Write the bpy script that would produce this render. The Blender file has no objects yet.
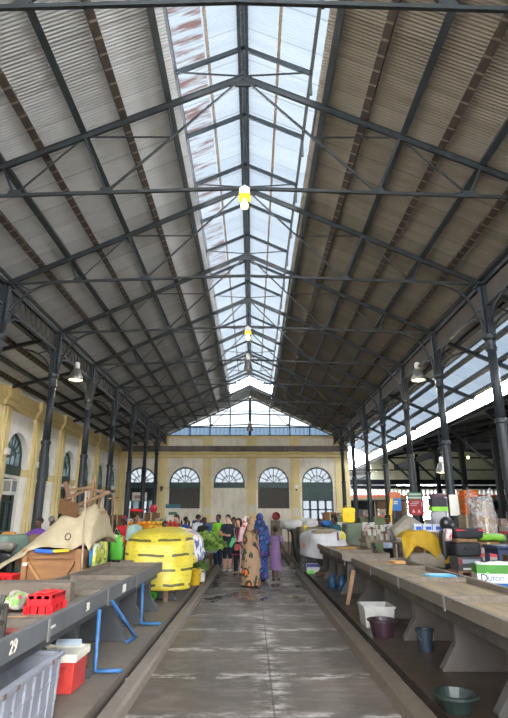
SKY_STRENGTH = 24
EXPOSURE = 0.2
SKYL = .056
AISL = .07
import bpy, bmesh, math, random
from mathutils import Vector, Matrix, noise as mnoise
random.seed(11)
SC = bpy.context.scene
COL = SC.collection
PI = math.pi
V = Vector

# ------------------------------------------------------------------ materials
class NT:
    def __init__(s, name):
        s.m = bpy.data.materials.new(name); s.m.use_nodes = True
        s.t = s.m.node_tree; s.n = s.t.nodes; s.l = s.t.links
        s.n.clear()
        s.out = s.n.new('ShaderNodeOutputMaterial')
        s.b = s.n.new('ShaderNodeBsdfPrincipled')
        s.l.new(s.b.outputs[0], s.out.inputs[0])
        s.tc = s.n.new('ShaderNodeTexCoord')
    def node(s, k, **kw):
        x = s.n.new(k)
        for a, v in kw.items(): setattr(x, a, v)
        return x
    def link(s, a, b): s.l.new(a, b)
    def mapping(s, scale=(1,1,1), rot=(0,0,0), src='Object', loc=(0,0,0)):
        m = s.node('ShaderNodeMapping'); s.link(s.tc.outputs[src], m.inputs[0])
        m.inputs['Scale'].default_value = scale; m.inputs['Rotation'].default_value = rot; m.inputs['Location'].default_value = loc
        return m.outputs[0]
    def noise(s, vec, scale=5, detail=4, rough=.6):
        x = s.node('ShaderNodeTexNoise'); s.link(vec, x.inputs['Vector'])
        x.inputs['Scale'].default_value = scale; x.inputs['Detail'].default_value = detail; x.inputs['Roughness'].default_value = rough
        return x.outputs['Fac']
    def ramp(s, fac, stops, interp='LINEAR'):
        r = s.node('ShaderNodeValToRGB'); s.link(fac, r.inputs[0])
        cr = r.color_ramp; cr.interpolation = interp
        while len(cr.elements) < len(stops): cr.elements.new(.5)
        for e, (p, c) in zip(cr.elements, stops):
            e.position = p
            e.color = (c, c, c, 1) if isinstance(c, (int, float)) else (*c[:3], 1)
        return r.outputs[0]
    def mix(s, fac, a, b, blend='MIX'):
        x = s.node('ShaderNodeMix', data_type='RGBA', blend_type=blend)
        for sock, v in ((x.inputs[0], fac), (x.inputs[6], a), (x.inputs[7], b)):
            if hasattr(v, 'is_linked'): s.link(v, sock)
            elif isinstance(v, (int, float)): sock.default_value = v
            else: sock.default_value = (*v[:3], 1)
        return x.outputs[2]
    def math(s, op, a, b=None, c=None):
        x = s.node('ShaderNodeMath', operation=op)
        for i, v in enumerate((a, b, c)):
            if v is None: continue
            if hasattr(v, 'is_linked'): s.link(v, x.inputs[i])
            else: x.inputs[i].default_value = v
        return x.outputs[0]
    def sep(s, vec):
        x = s.node('ShaderNodeSeparateXYZ'); s.link(vec, x.inputs[0]); return x.outputs
    def base(s, c):
        if hasattr(c, 'is_linked'): s.link(c, s.b.inputs['Base Color'])
        else: s.b.inputs['Base Color'].default_value = (*c[:3], 1)
    def rough(s, c):
        if hasattr(c, 'is_linked'): s.link(c, s.b.inputs['Roughness'])
        else: s.b.inputs['Roughness'].default_value = c
    def bump(s, h, strength=.3, dist=.02):
        x = s.node('ShaderNodeBump'); s.link(h, x.inputs['Height'])
        x.inputs['Strength'].default_value = strength; x.inputs['Distance'].default_value = dist
        s.link(x.outputs[0], s.b.inputs['Normal'])

def hexc(h):
    h = h.lstrip('#'); r = [int(h[i:i+2], 16)/255 for i in (0, 2, 4)]
    return tuple((c/12.92 if c <= .04045 else ((c+.055)/1.055)**2.4) for c in r)
def shade(c, k): return tuple(min(1, x*k) for x in c)

def plain(name, col, rough=.6, var=.3, scale=6, metal=0, bump=.0, bscale=40, stretch=(1,1,1), src='Object', spec=.4):
    if isinstance(col, str): col = hexc(col)
    n = NT(name)
    v = n.mapping(stretch, src=src)
    f = n.noise(v, scale, 5, .65)
    g = n.noise(n.mapping((1.3, 1.1, .6), src=src, loc=(5, 2, 1)), scale*2.6, 6, .7)
    n.base(n.mix(n.ramp(g, [(.5, 0), (.75, min(.6, var*1.6))]), n.ramp(f, [(.3, shade(col, 1-var)), (.7, shade(col, 1+var))]), shade(col, .45)))
    n.rough(rough); n.b.inputs['Metallic'].default_value = metal
    n.b.inputs['Specular IOR Level'].default_value = spec
    if bump: n.bump(n.noise(v, bscale, 4), bump, .01)
    return n.m

M = {}
def steel_paint(name, col, rough=.45):
    n = NT(name); v = n.mapping()
    f = n.noise(v, 9, 6, .7); g = n.noise(v, 2.2, 3)
    c = n.ramp(g, [(.35, shade(col, .8)), (.65, shade(col, 1.25))])
    c = n.mix(n.ramp(f, [(.62, 0), (.78, .5)]), c, (.07, .05, .035))
    n.base(c); n.rough(n.ramp(f, [(.3, rough-.1), (.7, rough+.2)]))
    n.b.inputs['Specular IOR Level'].default_value = .45
    return n.m
M['iron'] = steel_paint('dark_blue_grey_iron', hexc('#20252A'))
M['truss'] = steel_paint('truss_steel', hexc('#181D20'))
M['ridge'] = steel_paint('ridge_steel', hexc('#283036'))
def purlin_mat():
    n = NT('old_brown_purlin'); v = n.mapping(); X, Y, Z = n.sep(v)
    base = n.ramp(n.noise(v, 4, 5), [(.3, hexc('#221B14')), (.7, hexc('#3A2F24'))])
    row = n.math('LESS_THAN', n.math('ABSOLUTE', n.math('SUBTRACT', n.math('FRACT', n.math('DIVIDE', Y, .30)), .5)), .07)
    base = n.mix(n.math('MULTIPLY', row, .6), base, hexc('#7E7262'))
    n.base(base); n.rough(.85); M['purlin_brown'] = n.m
purlin_mat()
M['lantern_purlin'] = plain('pale_brown_lantern_purlin', '#84766A', .8, .2, 5)
M['purlin_steel'] = steel_paint('purlin_steel', hexc('#252B2E'))

def roof_sheet(name, c1, c2, stain, stain_amt, trans=0., rust=None):
    n = NT(name); v = n.mapping()
    X, Y, Z = n.sep(v)
    # each sheet has its own tone
    sh = n.math('FLOOR', n.math('DIVIDE', Y, .72))
    w = n.node('ShaderNodeTexWhiteNoise', noise_dimensions='1D'); n.link(sh, w.inputs['W'])
    tone = n.mix(w.outputs['Value'], c1, c2)
    st = n.noise(n.mapping((.35, 2.2, .35)), 1.6, 5, .6)
    tone = n.mix(n.ramp(st, [(.45, 0), (.75, stain_amt)]), tone, stain)
    fine = n.noise(n.mapping((1, 9, 1)), 6, 3)
    tone = n.mix(n.ramp(fine, [(.5, 0), (.8, .25)]), tone, shade(stain, .7))
    if rust:
        rn = n.noise(n.mapping((.5, 3.2, .5)), 2.0, 5, .65)
        near = n.math('MULTIPLY', n.math('LESS_THAN', Y, rust[0]), n.math('LESS_THAN', X, -.75))
        rr = n.math('MULTIPLY', n.ramp(rn, [(.47, 0), (.62, .85)]), near)
        few = n.ramp(n.noise(n.mapping((.4, 6, .4)), 2.6, 4), [(.68, 0), (.8, .4)])
        rr = n.math('MAXIMUM', rr, few)
        tone = n.mix(rr, tone, rust[1])
    lap = n.math('LESS_THAN', n.math('FRACT', n.math('DIVIDE', Y, .72)), .045)
    tone = n.mix(n.math('MULTIPLY', lap, .45), tone, shade(c1, .35))
    n.base(tone); n.rough(.75)
    if trans:
        t = n.node('ShaderNodeBsdfTranslucent'); n.link(tone, t.inputs[0])
        mx = n.node('ShaderNodeMixShader'); mx.inputs[0].default_value = trans
        n.link(n.b.outputs[0], mx.inputs[1]); n.link(t.outputs[0], mx.inputs[2]); n.link(mx.outputs[0], n.out.inputs[0])
    return n.m
M['sheet'] = roof_sheet('corrugated_cement_sheet', hexc('#B2B3B5'), hexc('#A0A1A3'), hexc('#93918B'), .5)
M['sheet_r'] = roof_sheet('corrugated_cement_sheet_brown', hexc('#857D71'), hexc('#777064'), hexc('#5E5443'), .6)
M['skylight'] = roof_sheet('translucent_skylight_sheet', shade(hexc('#DDE8F2'),SKYL), shade(hexc('#CDDAE6'),SKYL), shade(hexc('#B9C4CF'),SKYL), .5, .85, (8.2, shade(hexc('#8A5A48'),SKYL)))
M['blue_sheet'] = roof_sheet('translucent_aisle_sheet', shade(hexc('#C4D2DF'),AISL), shade(hexc('#B4C4D3'),AISL), shade(hexc('#9AA8B6'),AISL), .5, .6)
M['dark_sheet'] = roof_sheet('dark_shed_sheet', hexc('#2A2C34'), hexc('#24262E'), hexc('#202026'), .4)

def plaster(name, col, dirt, amt=.5, rows=True):
    n = NT(name); v = n.mapping()
    a = n.noise(v, .8, 6, .65); b = n.noise(n.mapping((3, 3, .5)), 1.4, 5, .6); c = n.noise(v, 14, 4)
    base = n.ramp(c, [(.3, shade(col, .93)), (.7, shade(col, 1.05))])
    base = n.mix(n.ramp(a, [(.42, 0), (.72, amt)]), base, dirt)
    base = n.mix(n.ramp(b, [(.5, 0), (.78, amt*.8)]), base, shade(dirt, .8))
    n.base(base); n.rough(.9); n.bump(c, .15, .01)
    n.b.inputs['Specular IOR Level'].default_value = .2
    return n.m
M['white_wall'] = plaster('aged_white_plaster', hexc('#F4F1EA'), hexc('#CDC3B2'), .4)
M['far_wall'] = plaster('dirty_cream_plaster', hexc('#EAE3D4'), hexc('#B9AB94'), .55)
M['ochre'] = plaster('ochre_plaster', hexc('#E2CF9A'), hexc('#BCA572'), .3)
M['ledge'] = plaster('grey_weathered_ledge', hexc('#77706A'), hexc('#4A443F'), .7)
M['green'] = plain('bottle_green_paint', '#2F4A48', .45, .25, 5)
M['dark_louvre'] = plain('dark_louvre', '#4C4945', .6, .2, 5)
M['door_dark'] = plain('dark_door_glass', '#22282A', .25, .4, 3)
M['white_paint'] = plain('white_paint', '#E2E0DA', .5, .08, 6)

def glass(name, tint, diff, fac):
    n = NT(name)
    tr = n.node('ShaderNodeBsdfTransparent'); tr.inputs[0].default_value = (*tint, 1)
    f = n.noise(n.mapping(), 3, 4)
    n.base(n.ramp(f, [(.3, shade(diff, .8)), (.7, shade(diff, 1.1))])); n.rough(.25)
    t2 = n.node('ShaderNodeBsdfTranslucent'); t2.inputs[0].default_value = (*diff, 1)
    m1 = n.node('ShaderNodeMixShader'); m1.inputs[0].default_value = .5
    n.link(n.b.outputs[0], m1.inputs[1]); n.link(t2.outputs[0], m1.inputs[2])
    mx = n.node('ShaderNodeMixShader')
    n.link(n.math('MULTIPLY', n.ramp(f, [(.3, .6), (.7, 1)]), fac), mx.inputs[0])
    n.link(tr.outputs[0], mx.inputs[1]); n.link(m1.outputs[0], mx.inputs[2]); n.link(mx.outputs[0], n.out.inputs[0])
    return n.m
M['glass'] = glass('window_glass', (.165, .172, .18), hexc('#AEB8BC'), .12)
M['gable_glass'] = glass('gable_glass', (.23, .24, .25), hexc('#C2CCD0'), .12)
M['dusty_glass'] = glass('dusty_glass', (.085, .092, .096), hexc('#8C979A'), .35)
M['blue_glass'] = glass('bluish_wired_glass', (.10, .122, .145), hexc('#A9BCCB'), .06)

def aisle_floor():
    n = NT('wet_aisle_concrete'); v = n.mapping(); X, Y, Z = n.sep(v)
    a = n.noise(v, .9, 7, .65); b = n.noise(n.mapping((1.2, 2.2, 1)), 2.4, 6, .7); c = n.noise(v, 30, 4)
    base = n.ramp(a, [(.28, hexc('#332C26')), (.5, hexc('#483F37')), (.72, hexc('#62574D'))])
    base = n.mix(n.ramp(c, [(.3, 0), (.8, .3)]), base, hexc('#5A5248'))
    # pale scoured patches around the joints
    jy = n.math('ABSOLUTE', n.math('SUBTRACT', n.math('FRACT', n.math('DIVIDE', n.math('ADD', Y, .35), 1.24)), .5))
    jx = n.math('ABSOLUTE', n.math('SUBTRACT', X, .19))
    ny = n.ramp(jy, [(0, 1), (.13, 0)]); nx = n.ramp(jx, [(0, 1), (.22, 0)])
    near = n.math('MAXIMUM', ny, n.math('MULTIPLY', nx, .75))
    pale = n.math('MULTIPLY', n.ramp(b, [(.46, 0), (.62, .8)]), n.math('ADD', near, .10))
    base = n.mix(pale, base, hexc('#C2BCB4'))
    line = n.math('MAXIMUM', n.math('LESS_THAN', jy, .009), n.math('LESS_THAN', jx, .010))
    base = n.mix(n.math('MULTIPLY', line, .7), base, hexc('#2E2A26'))
    n.base(base)
    wet = n.ramp(n.noise(n.mapping((1, .7, 1), loc=(3, 1, 0)), 1.3, 5, .6), [(.40, .55), (.62, .17)])
    far = n.ramp(n.math('DIVIDE', Y, 40.), [(.20, .0), (.30, 1)])
    n.rough(n.mix(far, n.ramp(a, [(.3, .42), (.7, .62)]), wet))
    h = n.math('SUBTRACT', n.math('MULTIPLY', c, .3), line)
    n.bump(h, .06, .01)
    n.b.inputs['Specular IOR Level'].default_value = .6
    return n.m
M['aisle'] = aisle_floor()
def concrete(name, col, dirt, rough=.8, amt=.6):
    n = NT(name); v = n.mapping()
    a = n.noise(v, 1.1, 6, .65); b = n.noise(v, 7, 5, .7); c = n.noise(v, 35, 3)
    base = n.ramp(b, [(.3, shade(col, .82)), (.7, shade(col, 1.14))])
    base = n.mix(n.ramp(a, [(.4, 0), (.7, amt)]), base, dirt)
    n.base(base); n.rough(n.ramp(a, [(.3, rough), (.7, rough-.25)])); n.bump(c, .2, .01)
    return n.m
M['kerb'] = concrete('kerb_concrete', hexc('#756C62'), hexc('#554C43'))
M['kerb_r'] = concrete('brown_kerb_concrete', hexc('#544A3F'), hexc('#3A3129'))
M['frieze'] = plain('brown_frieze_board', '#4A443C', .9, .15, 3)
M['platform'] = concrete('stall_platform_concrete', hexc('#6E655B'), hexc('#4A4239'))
M['platform_r'] = concrete('stained_platform_with_shade', hexc('#382E25'), hexc('#211A14'), .5)  # both tones darkened to carry the shade under the right tables
M['gutter'] = concrete('wet_gutter', hexc('#4A443C'), hexc('#2A2622'), .35)
M['slab'] = concrete('grey_slab_paint', hexc('#3E4044'), hexc('#303135'))
M['slab_r'] = concrete('stained_slab', hexc('#3C3936'), hexc('#4A382B'))
M['pave'] = concrete('yard_paving', hexc('#C9C4BB'), hexc('#B0AAA0'))

def wood(name, c1, c2, c3=None, scale=2., axis='Y', rough=.75):
    n = NT(name)
    st = {'X': (.12, 1, 1), 'Y': (1, .12, 1), 'Z': (1, 1, .12)}[axis]
    v = n.mapping(st)
    a = n.noise(v, 14*scale, 6, .7); b = n.noise(v, 3*scale, 4)
    base = n.ramp(a, [(.3, c1), (.7, c2)])
    base = n.mix(n.ramp(b, [(.4, 0), (.7, .6)]), base, c3 or shade(c1, .7))
    n.base(base); n.rough(rough); n.bump(a, .25, .006)
    return n.m
M['table_top'] = wood('weathered_table_boards', hexc('#8A8074'), hexc('#6A6157'), hexc('#574E45'), 1.)
M['table_top_r'] = wood('worn_table_boards', hexc('#86765A'), hexc('#5A4E40'), hexc('#947A4C'), .8)
M['apron'] = plain('grey_painted_apron', '#5E6063', .55, .2, 3, bump=.1)
M['apron_r'] = concrete('worn_apron', hexc('#625A50'), hexc('#463C31'))
M['rim'] = wood('rim_timber', hexc('#766B5F'), hexc('#5E544A'), hexc('#4C443A'), 1.)
M['crate_wood'] = wood('reddish_crate_wood', hexc('#A0734A'), hexc('#7E5636'), hexc('#6A4529'), 1., 'X')
M['crate_frame'] = wood('crate_frame_wood', hexc('#A5754C'), hexc('#7A5232'), hexc('#8E6A44'), 1., 'Z')
M['pale_wood'] = wood('pale_split_wood', hexc('#C39A63'), hexc('#9F7446'), hexc('#86603A'), 1., 'Z')
M['old_wood'] = wood('old_brown_wood', hexc('#7A5A40'), hexc('#5B4230'), hexc('#8F7253'), 1.2, 'X')
M['grey_board'] = wood('grey_brown_board', hexc('#7C6F62'), hexc('#63574C'), hexc('#54493F'), 1., 'X')

# ------------------------------------------------------------------ mesh helpers
class MB:
    def __init__(s): s.bm = bmesh.new()
    def v(s, p): return s.bm.verts.new(p)
    def face(s, pts):
        try: return s.bm.faces.new([s.bm.verts.new(p) for p in pts])
        except ValueError: return None
    def box(s, c, d, rz=0, rx=0, ry=0, taper=None):
        c = V(c); h = V(d)/2
        R = Matrix.Rotation(rz, 3, 'Z') @ Matrix.Rotation(ry, 3, 'Y') @ Matrix.Rotation(rx, 3, 'X')
        vs = []
        for z in (-1, 1):
            k = (1, 1) if not taper or z < 0 else taper
            for x, y in ((-1, -1), (1, -1), (1, 1), (-1, 1)):
                vs.append(s.v(c + R @ V((x*h.x*k[0], y*h.y*k[1], z*h.z))))
        for f in ((3,2,1,0), (4,5,6,7), (0,1,5,4), (1,2,6,5), (2,3,7,6), (3,0,4,7)):
            s.bm.faces.new([vs[i] for i in f])
        return s
    def bb(s, x0, x1, y0, y1, z0, z1):
        return s.box(((x0+x1)/2, (y0+y1)/2, (z0+z1)/2), (abs(x1-x0), abs(y1-y0), abs(z1-z0)))
    def bar(s, p, q, w, h=None, up=(0,0,1)):
        p, q = V(p), V(q); h = h or w; d = (q-p).normalized(); up = V(up)
        if abs(d.dot(up)) > .98: up = V((0,1,0))
        sd = d.cross(up).normalized(); u = sd.cross(d)
        vs = []
        for a in (p, q):
            for i, j in ((-1,-1), (1,-1), (1,1), (-1,1)): vs.append(s.v(a + sd*i*w/2 + u*j*h/2))
        for f in ((3,2,1,0), (4,5,6,7), (0,1,5,4), (1,2,6,5), (2,3,7,6), (3,0,4,7)):
            s.bm.faces.new([vs[i] for i in f])
        return s
    def tube(s, pts, r, seg=8, cap=True, flat=1.):
        pts = [V(p) for p in pts]; n = len(pts)
        rs = r if isinstance(r, (list, tuple)) else [r]*n
        rings = []; prev = None
        for i, p in enumerate(pts):
            d = (pts[min(i+1, n-1)] - pts[max(i-1, 0)]).normalized()
            if prev is None:
                a = V((0,0,1)) if abs(d.z) < .9 else V((1,0,0))
                u = d.cross(a).normalized()
            else:
                u = (prev - d*prev.dot(d)).normalized()
            prev = u; w = d.cross(u)
            rings.append([s.v(p + (u*math.cos(t) + w*math.sin(t)*flat)*rs[i]) for t in [2*PI*k/seg for k in range(seg)]])
        for a, b in zip(rings, rings[1:]):
            for k in range(seg): s.bm.faces.new([a[k], a[(k+1) % seg], b[(k+1) % seg], b[k]])
        if cap:
            s.bm.faces.new(rings[0][::-1]); s.bm.faces.new(rings[-1])
        return s
    def lathe(s, prof, c=(0,0,0), seg=20, sx=1, sy=1, cap=(True, True)):
        c = V(c); rings = []
        for r, z in prof:
            rings.append([s.v(c + V((r*sx*math.cos(2*PI*k/seg), r*sy*math.sin(2*PI*k/seg), z))) for k in range(seg)])
        for a, b in zip(rings, rings[1:]):
            for k in range(seg): s.bm.faces.new([a[k], a[(k+1) % seg], b[(k+1) % seg], b[k]])
        if cap[0]: s.bm.faces.new(rings[0][::-1])
        if cap[1]: s.bm.faces.new(rings[-1])
        return s
    def prism(s, poly, axis, a, b):
        """poly: 2D points in the two other axes (order x,y,z kept); extruded along axis from a to b"""
        def P(u, w, t):
            return {'X': (t, u, w), 'Y': (u, t, w), 'Z': (u, w, t)}[axis]
        A = [s.v(P(u, w, a)) for u, w in poly]; B = [s.v(P(u, w, b)) for u, w in poly]
        s.bm.faces.new(A[::-1]); s.bm.faces.new(B)
        n = len(poly)
        for i in range(n): s.bm.faces.new([A[i], A[(i+1) % n], B[(i+1) % n], B[i]])
        return s
    def ball(s, c, r, seg=12, rings=8, sc=(1,1,1)):
        c = V(c); rr = []
        for i in range(1, rings):
            t = PI*i/rings
            rr.append([s.v(c + V((r*sc[0]*math.sin(t)*math.cos(2*PI*k/seg), r*sc[1]*math.sin(t)*math.sin(2*PI*k/seg), r*sc[2]*math.cos(t)))) for k in range(seg)])
        top = s.v(c + V((0,0,r*sc[2]))); bot = s.v(c - V((0,0,r*sc[2])))
        for k in range(seg):
            s.bm.faces.new([top, rr[0][k], rr[0][(k+1) % seg]]); s.bm.faces.new([bot, rr[-1][(k+1) % seg], rr[-1][k]])
        for a, b in zip(rr, rr[1:]):
            for k in range(seg): s.bm.faces.new([a[k], b[k], b[(k+1) % seg], a[(k+1) % seg]])
        return s
    def grid(s, fn, nu, nv):
        g = [[s.v(fn(i/nu, j/nv)) for j in range(nv+1)] for i in range(nu+1)]
        for i in range(nu):
            for j in range(nv): s.bm.faces.new([g[i][j], g[i+1][j], g[i+1][j+1], g[i][j+1]])
        return s
    def build(s, name, m, parent=None, smooth=False, bevel=0, solid=0, sub=0, fix=True):
        if fix: bmesh.ops.recalc_face_normals(s.bm, faces=s.bm.faces)
        off = ORG.get(rootof(parent).name, V((0,0,0))) if parent else None
        if off is not None: bmesh.ops.translate(s.bm, verts=s.bm.verts, vec=-off)
        me = bpy.data.meshes.new(name); s.bm.to_mesh(me); s.bm.free()
        if smooth:
            for p in me.polygons: p.use_smooth = True
        me.materials.append(M[m] if isinstance(m, str) else m)
        o = bpy.data.objects.new(name, me); COL.objects.link(o)
        if parent: o.parent = parent
        if solid:
            k = o.modifiers.new('solid', 'SOLIDIFY'); k.thickness = solid; k.offset = 0
        if bevel:
            k = o.modifiers.new('bevel', 'BEVEL'); k.width = bevel; k.segments = 2; k.limit_method = 'ANGLE'; k.angle_limit = .7
        if sub:
            k = o.modifiers.new('sub', 'SUBSURF'); k.levels = sub; k.render_levels = sub
        return o
ORG = {}
def rootof(o):
    while o.parent: o = o.parent
    return o
def tag(o, label, cat, group=None, kind=None):
    o['label'] = label; o['category'] = cat
    if group: o['group'] = group
    if kind: o['kind'] = kind
    return o
def thing(name, label, cat, loc=(0,0,0), group=None, kind=None):
    o = bpy.data.objects.new(name, None); COL.objects.link(o); o.location = loc; o.empty_display_size = .1
    ORG[o.name] = V(loc)
    return tag(o, label, cat, group, kind)
def place(o, loc, rz=0):
    o.location = loc; o.rotation_euler = (0, 0, rz); return o
def struct(name, mb, m, label=None, parent=None, **kw):
    o = mb.build(name, m, parent, **kw)
    if not parent:
        o['kind'] = 'structure'
        if label: o['label'] = label; o['category'] = name.split('_')[0]
    return o
def sthing(name, label, cat, loc=(0,0,0)):
    return thing(name, label, cat, loc, None, 'structure')
def dup(root, loc, rz=0, label=None, group=None):
    r = root.copy(); COL.objects.link(r); r.location = loc; r.rotation_euler = (0, 0, rz)
    if label: r['label'] = label
    if group: r['group'] = group
    for ch in list(root.children):
        c = ch.copy(); COL.objects.link(c); c.parent = r
        for g in list(ch.children):
            d = g.copy(); COL.objects.link(d); d.parent = c
    return r
def text(name, s, size, m, parent, loc, rot, depth=.002, sx=1.):
    cu = bpy.data.curves.new(name, 'FONT'); cu.body = s; cu.size = size; cu.align_x = 'CENTER'; cu.align_y = 'CENTER'; cu.extrude = depth
    t = bpy.data.objects.new(name+'_tmp', cu); COL.objects.link(t)
    bpy.context.view_layer.update()
    dg = bpy.context.evaluated_depsgraph_get()
    me = bpy.data.meshes.new_from_object(t.evaluated_get(dg))
    bpy.data.objects.remove(t); me.materials.clear(); me.materials.append(M[m] if isinstance(m, str) else m)
    o = bpy.data.objects.new(name, me); COL.objects.link(o); o.parent = parent
    off = ORG.get(rootof(parent).name, V((0,0,0)))
    o.location = V(loc) - off; o.rotation_euler = rot; o.scale = (sx, 1, 1)
    return o
ORD = ['nearest', 'second', 'third', 'fourth', 'fifth', 'sixth', 'seventh', 'eighth', 'ninth', 'tenth', 'eleventh']
# ------------------------------------------------------------------ hall geometry (metres; aisle floor z=0, camera over x=0,y=0)
CX = -.2; XL = -6.04; XR = 5.64; APEX = 9.84; SL = .466
BAY = 3.6; COLY = [11.83 + BAY*i for i in range(7)]; TRY = [4.63, 8.23] + COLY
YW = 37.03; XWL = -9.25
def zr(x): return APEX - SL*abs(x-CX)
# ---- roof sheets
def corr(mb, a, b, y0, y1, period=.064, amp=.006, per=6):
    (x0, z0), (x1, z1) = a, b
    d = V((x1-x0, 0, z1-z0)).normalized(); nrm = V((-d.z, 0, d.x))
    if nrm.z < 0: nrm = -nrm
    n = int((y1-y0)/period*per); prev = None
    for i in range(n+1):
        y = y0 + (y1-y0)*i/n; k = amp*math.cos(2*PI*(y-y0)/period)
        p = mb.v(V((x0, y, z0)) + nrm*k); q = mb.v(V((x1, y, z1)) + nrm*k)
        if prev: mb.bm.faces.new([prev[0], prev[1], q, p])
        prev = (p, q)
ROOF0 = -3.
UP = .20     # sheet above the rafter line
LE, RE = -1.45, 1.22     # edges of the lantern opening
ceil = sthing('ceiling', 'corrugated pitched hall roof of grey sheets', 'ceiling', (CX, 10, 9.9))
mb = MB(); corr(mb, (LE, zr(LE)+UP), (XL-.25, zr(XL-.25)+UP), ROOF0, YW+.3); mb.build('roof_slope', 'sheet', ceil, smooth=True, fix=False)
mb = MB(); corr(mb, (RE, zr(RE)+UP), (XR+.25, zr(XR+.25)+UP), ROOF0, YW+.3); mb.build('roof_slope', 'sheet_r', ceil, smooth=True, fix=False)
# last bay is closed to the ridge
for sx, x in ((-1, LE), (1, RE)):
    mb = MB(); corr(mb, (CX, APEX+UP), (x, zr(x)+UP), 33.6, YW+.3); mb.build('ridge_sheet', 'sheet' if sx < 0 else 'sheet_r', ceil, smooth=True, fix=False)
# left aisle lean-to roof and right aisle roof
ZLA0, ZLA1 = 7.02, 6.28
def zla(x): return ZLA0 + (ZLA1-ZLA0)*(x-XL)/(-9.0-XL)
mb = MB(); corr(mb, (XL+.1, zla(XL)+.16), (XWL-.1, zla(XWL)+.16), -3., YW+.3); mb.build('aisle_roof', 'sheet', ceil, smooth=True, fix=False)
def zra(x): return 7.02 - .445*(x-XR)
XE = 8.15
mb = MB(); corr(mb, (XR-.05, zra(XR)+.15), (6.75, zra(6.75)+.15), -3., 38.2); mb.build('aisle_roof', 'sheet', ceil, smooth=True, fix=False)
mb = MB(); corr(mb, (6.70, zra(6.70)+.13), (XE+.1, zra(XE+.1)+.13), -3., 38.2); mb.build('aisle_roof_translucent', 'blue_sheet', ceil, smooth=True, fix=False)
# lantern
LZ = 10.65; LX0, LX1 = -1.78, 1.50
def zl(x): return LZ + .06 - .47*abs(x-CX)
lant = sthing('ceiling_skylight', 'raised translucent ridge skylight running along the hall', 'skylight', (CX, 10, 10.6))
for x in (LX0, LX1):
    mb = MB(); corr(mb, (CX, zl(CX)), (x, zl(x)), ROOF0, 33.7); mb.build('skylight_sheet', 'skylight', lant, smooth=True, fix=False)
MB().bb(CX-.12, CX+.12, ROOF0, 33.7, LZ+.075, LZ+.095).build('ridge_cap', 'ridge', lant)
for dx in (-.075, .075): MB().bb(CX+dx-.03, CX+dx+.03, ROOF0, 33.7, LZ-.16, LZ+.0).build('ridge_beam', 'ridge', lant)
for x in (-.88, .5): MB().bb(x-.028, x+.028, ROOF0, 33.7, zl(x)-.09, zl(x)-.02).build('purlin', 'lantern_purlin', lant)
for x in (-1.52, 1.14): MB().bb(x-.03, x+.03, ROOF0, 33.7, zl(x)-.12, zl(x)-.03).build('eave_rail', 'truss', lant)
fy = [4.63 + 1.8*i for i in range(17)]
for i, y in enumerate(fy):
    t = thing('skylight_frame', f'{ORD[i] if i < 11 else str(i+1)+"th"} steel rafter frame of the ridge skylight from the camera', 'frame', (CX, y, 10.5), 'skylight frames along the ridge')
    for sx in (-1, 1):
        xe = CX + sx*1.32
        MB().bar((CX, y, LZ-.07), (xe, y, LZ-.07-.47*1.32), .05, .09).build('rafter', 'ridge', t)
        MB().bar((xe, y, LZ-.66), (xe, y, zr(xe)+.22), .045, .045).bar((xe, y, LZ-.72), (xe-sx*.28, y, LZ-.56), .035, .035).build('post', 'truss', t)
# ---- purlins
PXL = [-1.6, -2.45, -3.15, -3.93, -4.58, -5.22, -5.97]
PXR = [1.36, 2.1, 2.8, 3.5, 4.2, 4.88, 5.57]
def purlin(x, y0, y1, z, slope, kind, label):
    # slope: tilt of the section (about Y)
    mb = MB()
    a = math.atan(slope)
    if kind == 'steel':
        mb.box((x, (y0+y1)/2, z), (.06, y1-y0, .15), ry=a).box((x, (y0+y1)/2, z-.07), (.12, y1-y0, .02), ry=a)
        o = mb.build('roof_purlin', 'purlin_steel')
    else:
        mb.box((x, (y0+y1)/2, z), (.13, y1-y0, .14), ry=a)
        o = mb.build('roof_purlin', 'purlin_brown')
    return tag(o, label, 'purlin', 'purlins under the hall roof')
for side, PX, s in (('left', PXL, -1), ('right', PXR, 1)):
    for i, x in enumerate(PX):
        kind = 'steel' if i % 2 == 0 else 'brown'
        nm = 'topmost' if i == 0 else ('lowest, eaves-side' if i == 6 else ORD[i])
        what = 'steel roof purlin' if kind == 'steel' else 'brown built-up roof purlin'
        purlin(x, ROOF0, YW, zr(x)+.115, s*SL, kind, f'{nm} {what} below the skylight edge on the {side} slope')
for i, x in enumerate((-6.7, -7.4, -8.1, -8.75)):
    purlin(x, 7., YW, zla(x)+.10, -.25, 'brown' if i % 2 else 'steel', f'{ORD[i] if i else "first"} purlin of the left side-aisle roof counted from the columns')
for i, x in enumerate((6.3, 6.85, 7.5, 8.1)):
    purlin(x, 6., 38., zra(x)+.06, .445, 'steel', f'{ORD[i] if i else "first"} purlin of the right side-aisle roof counted from the columns')
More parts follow.
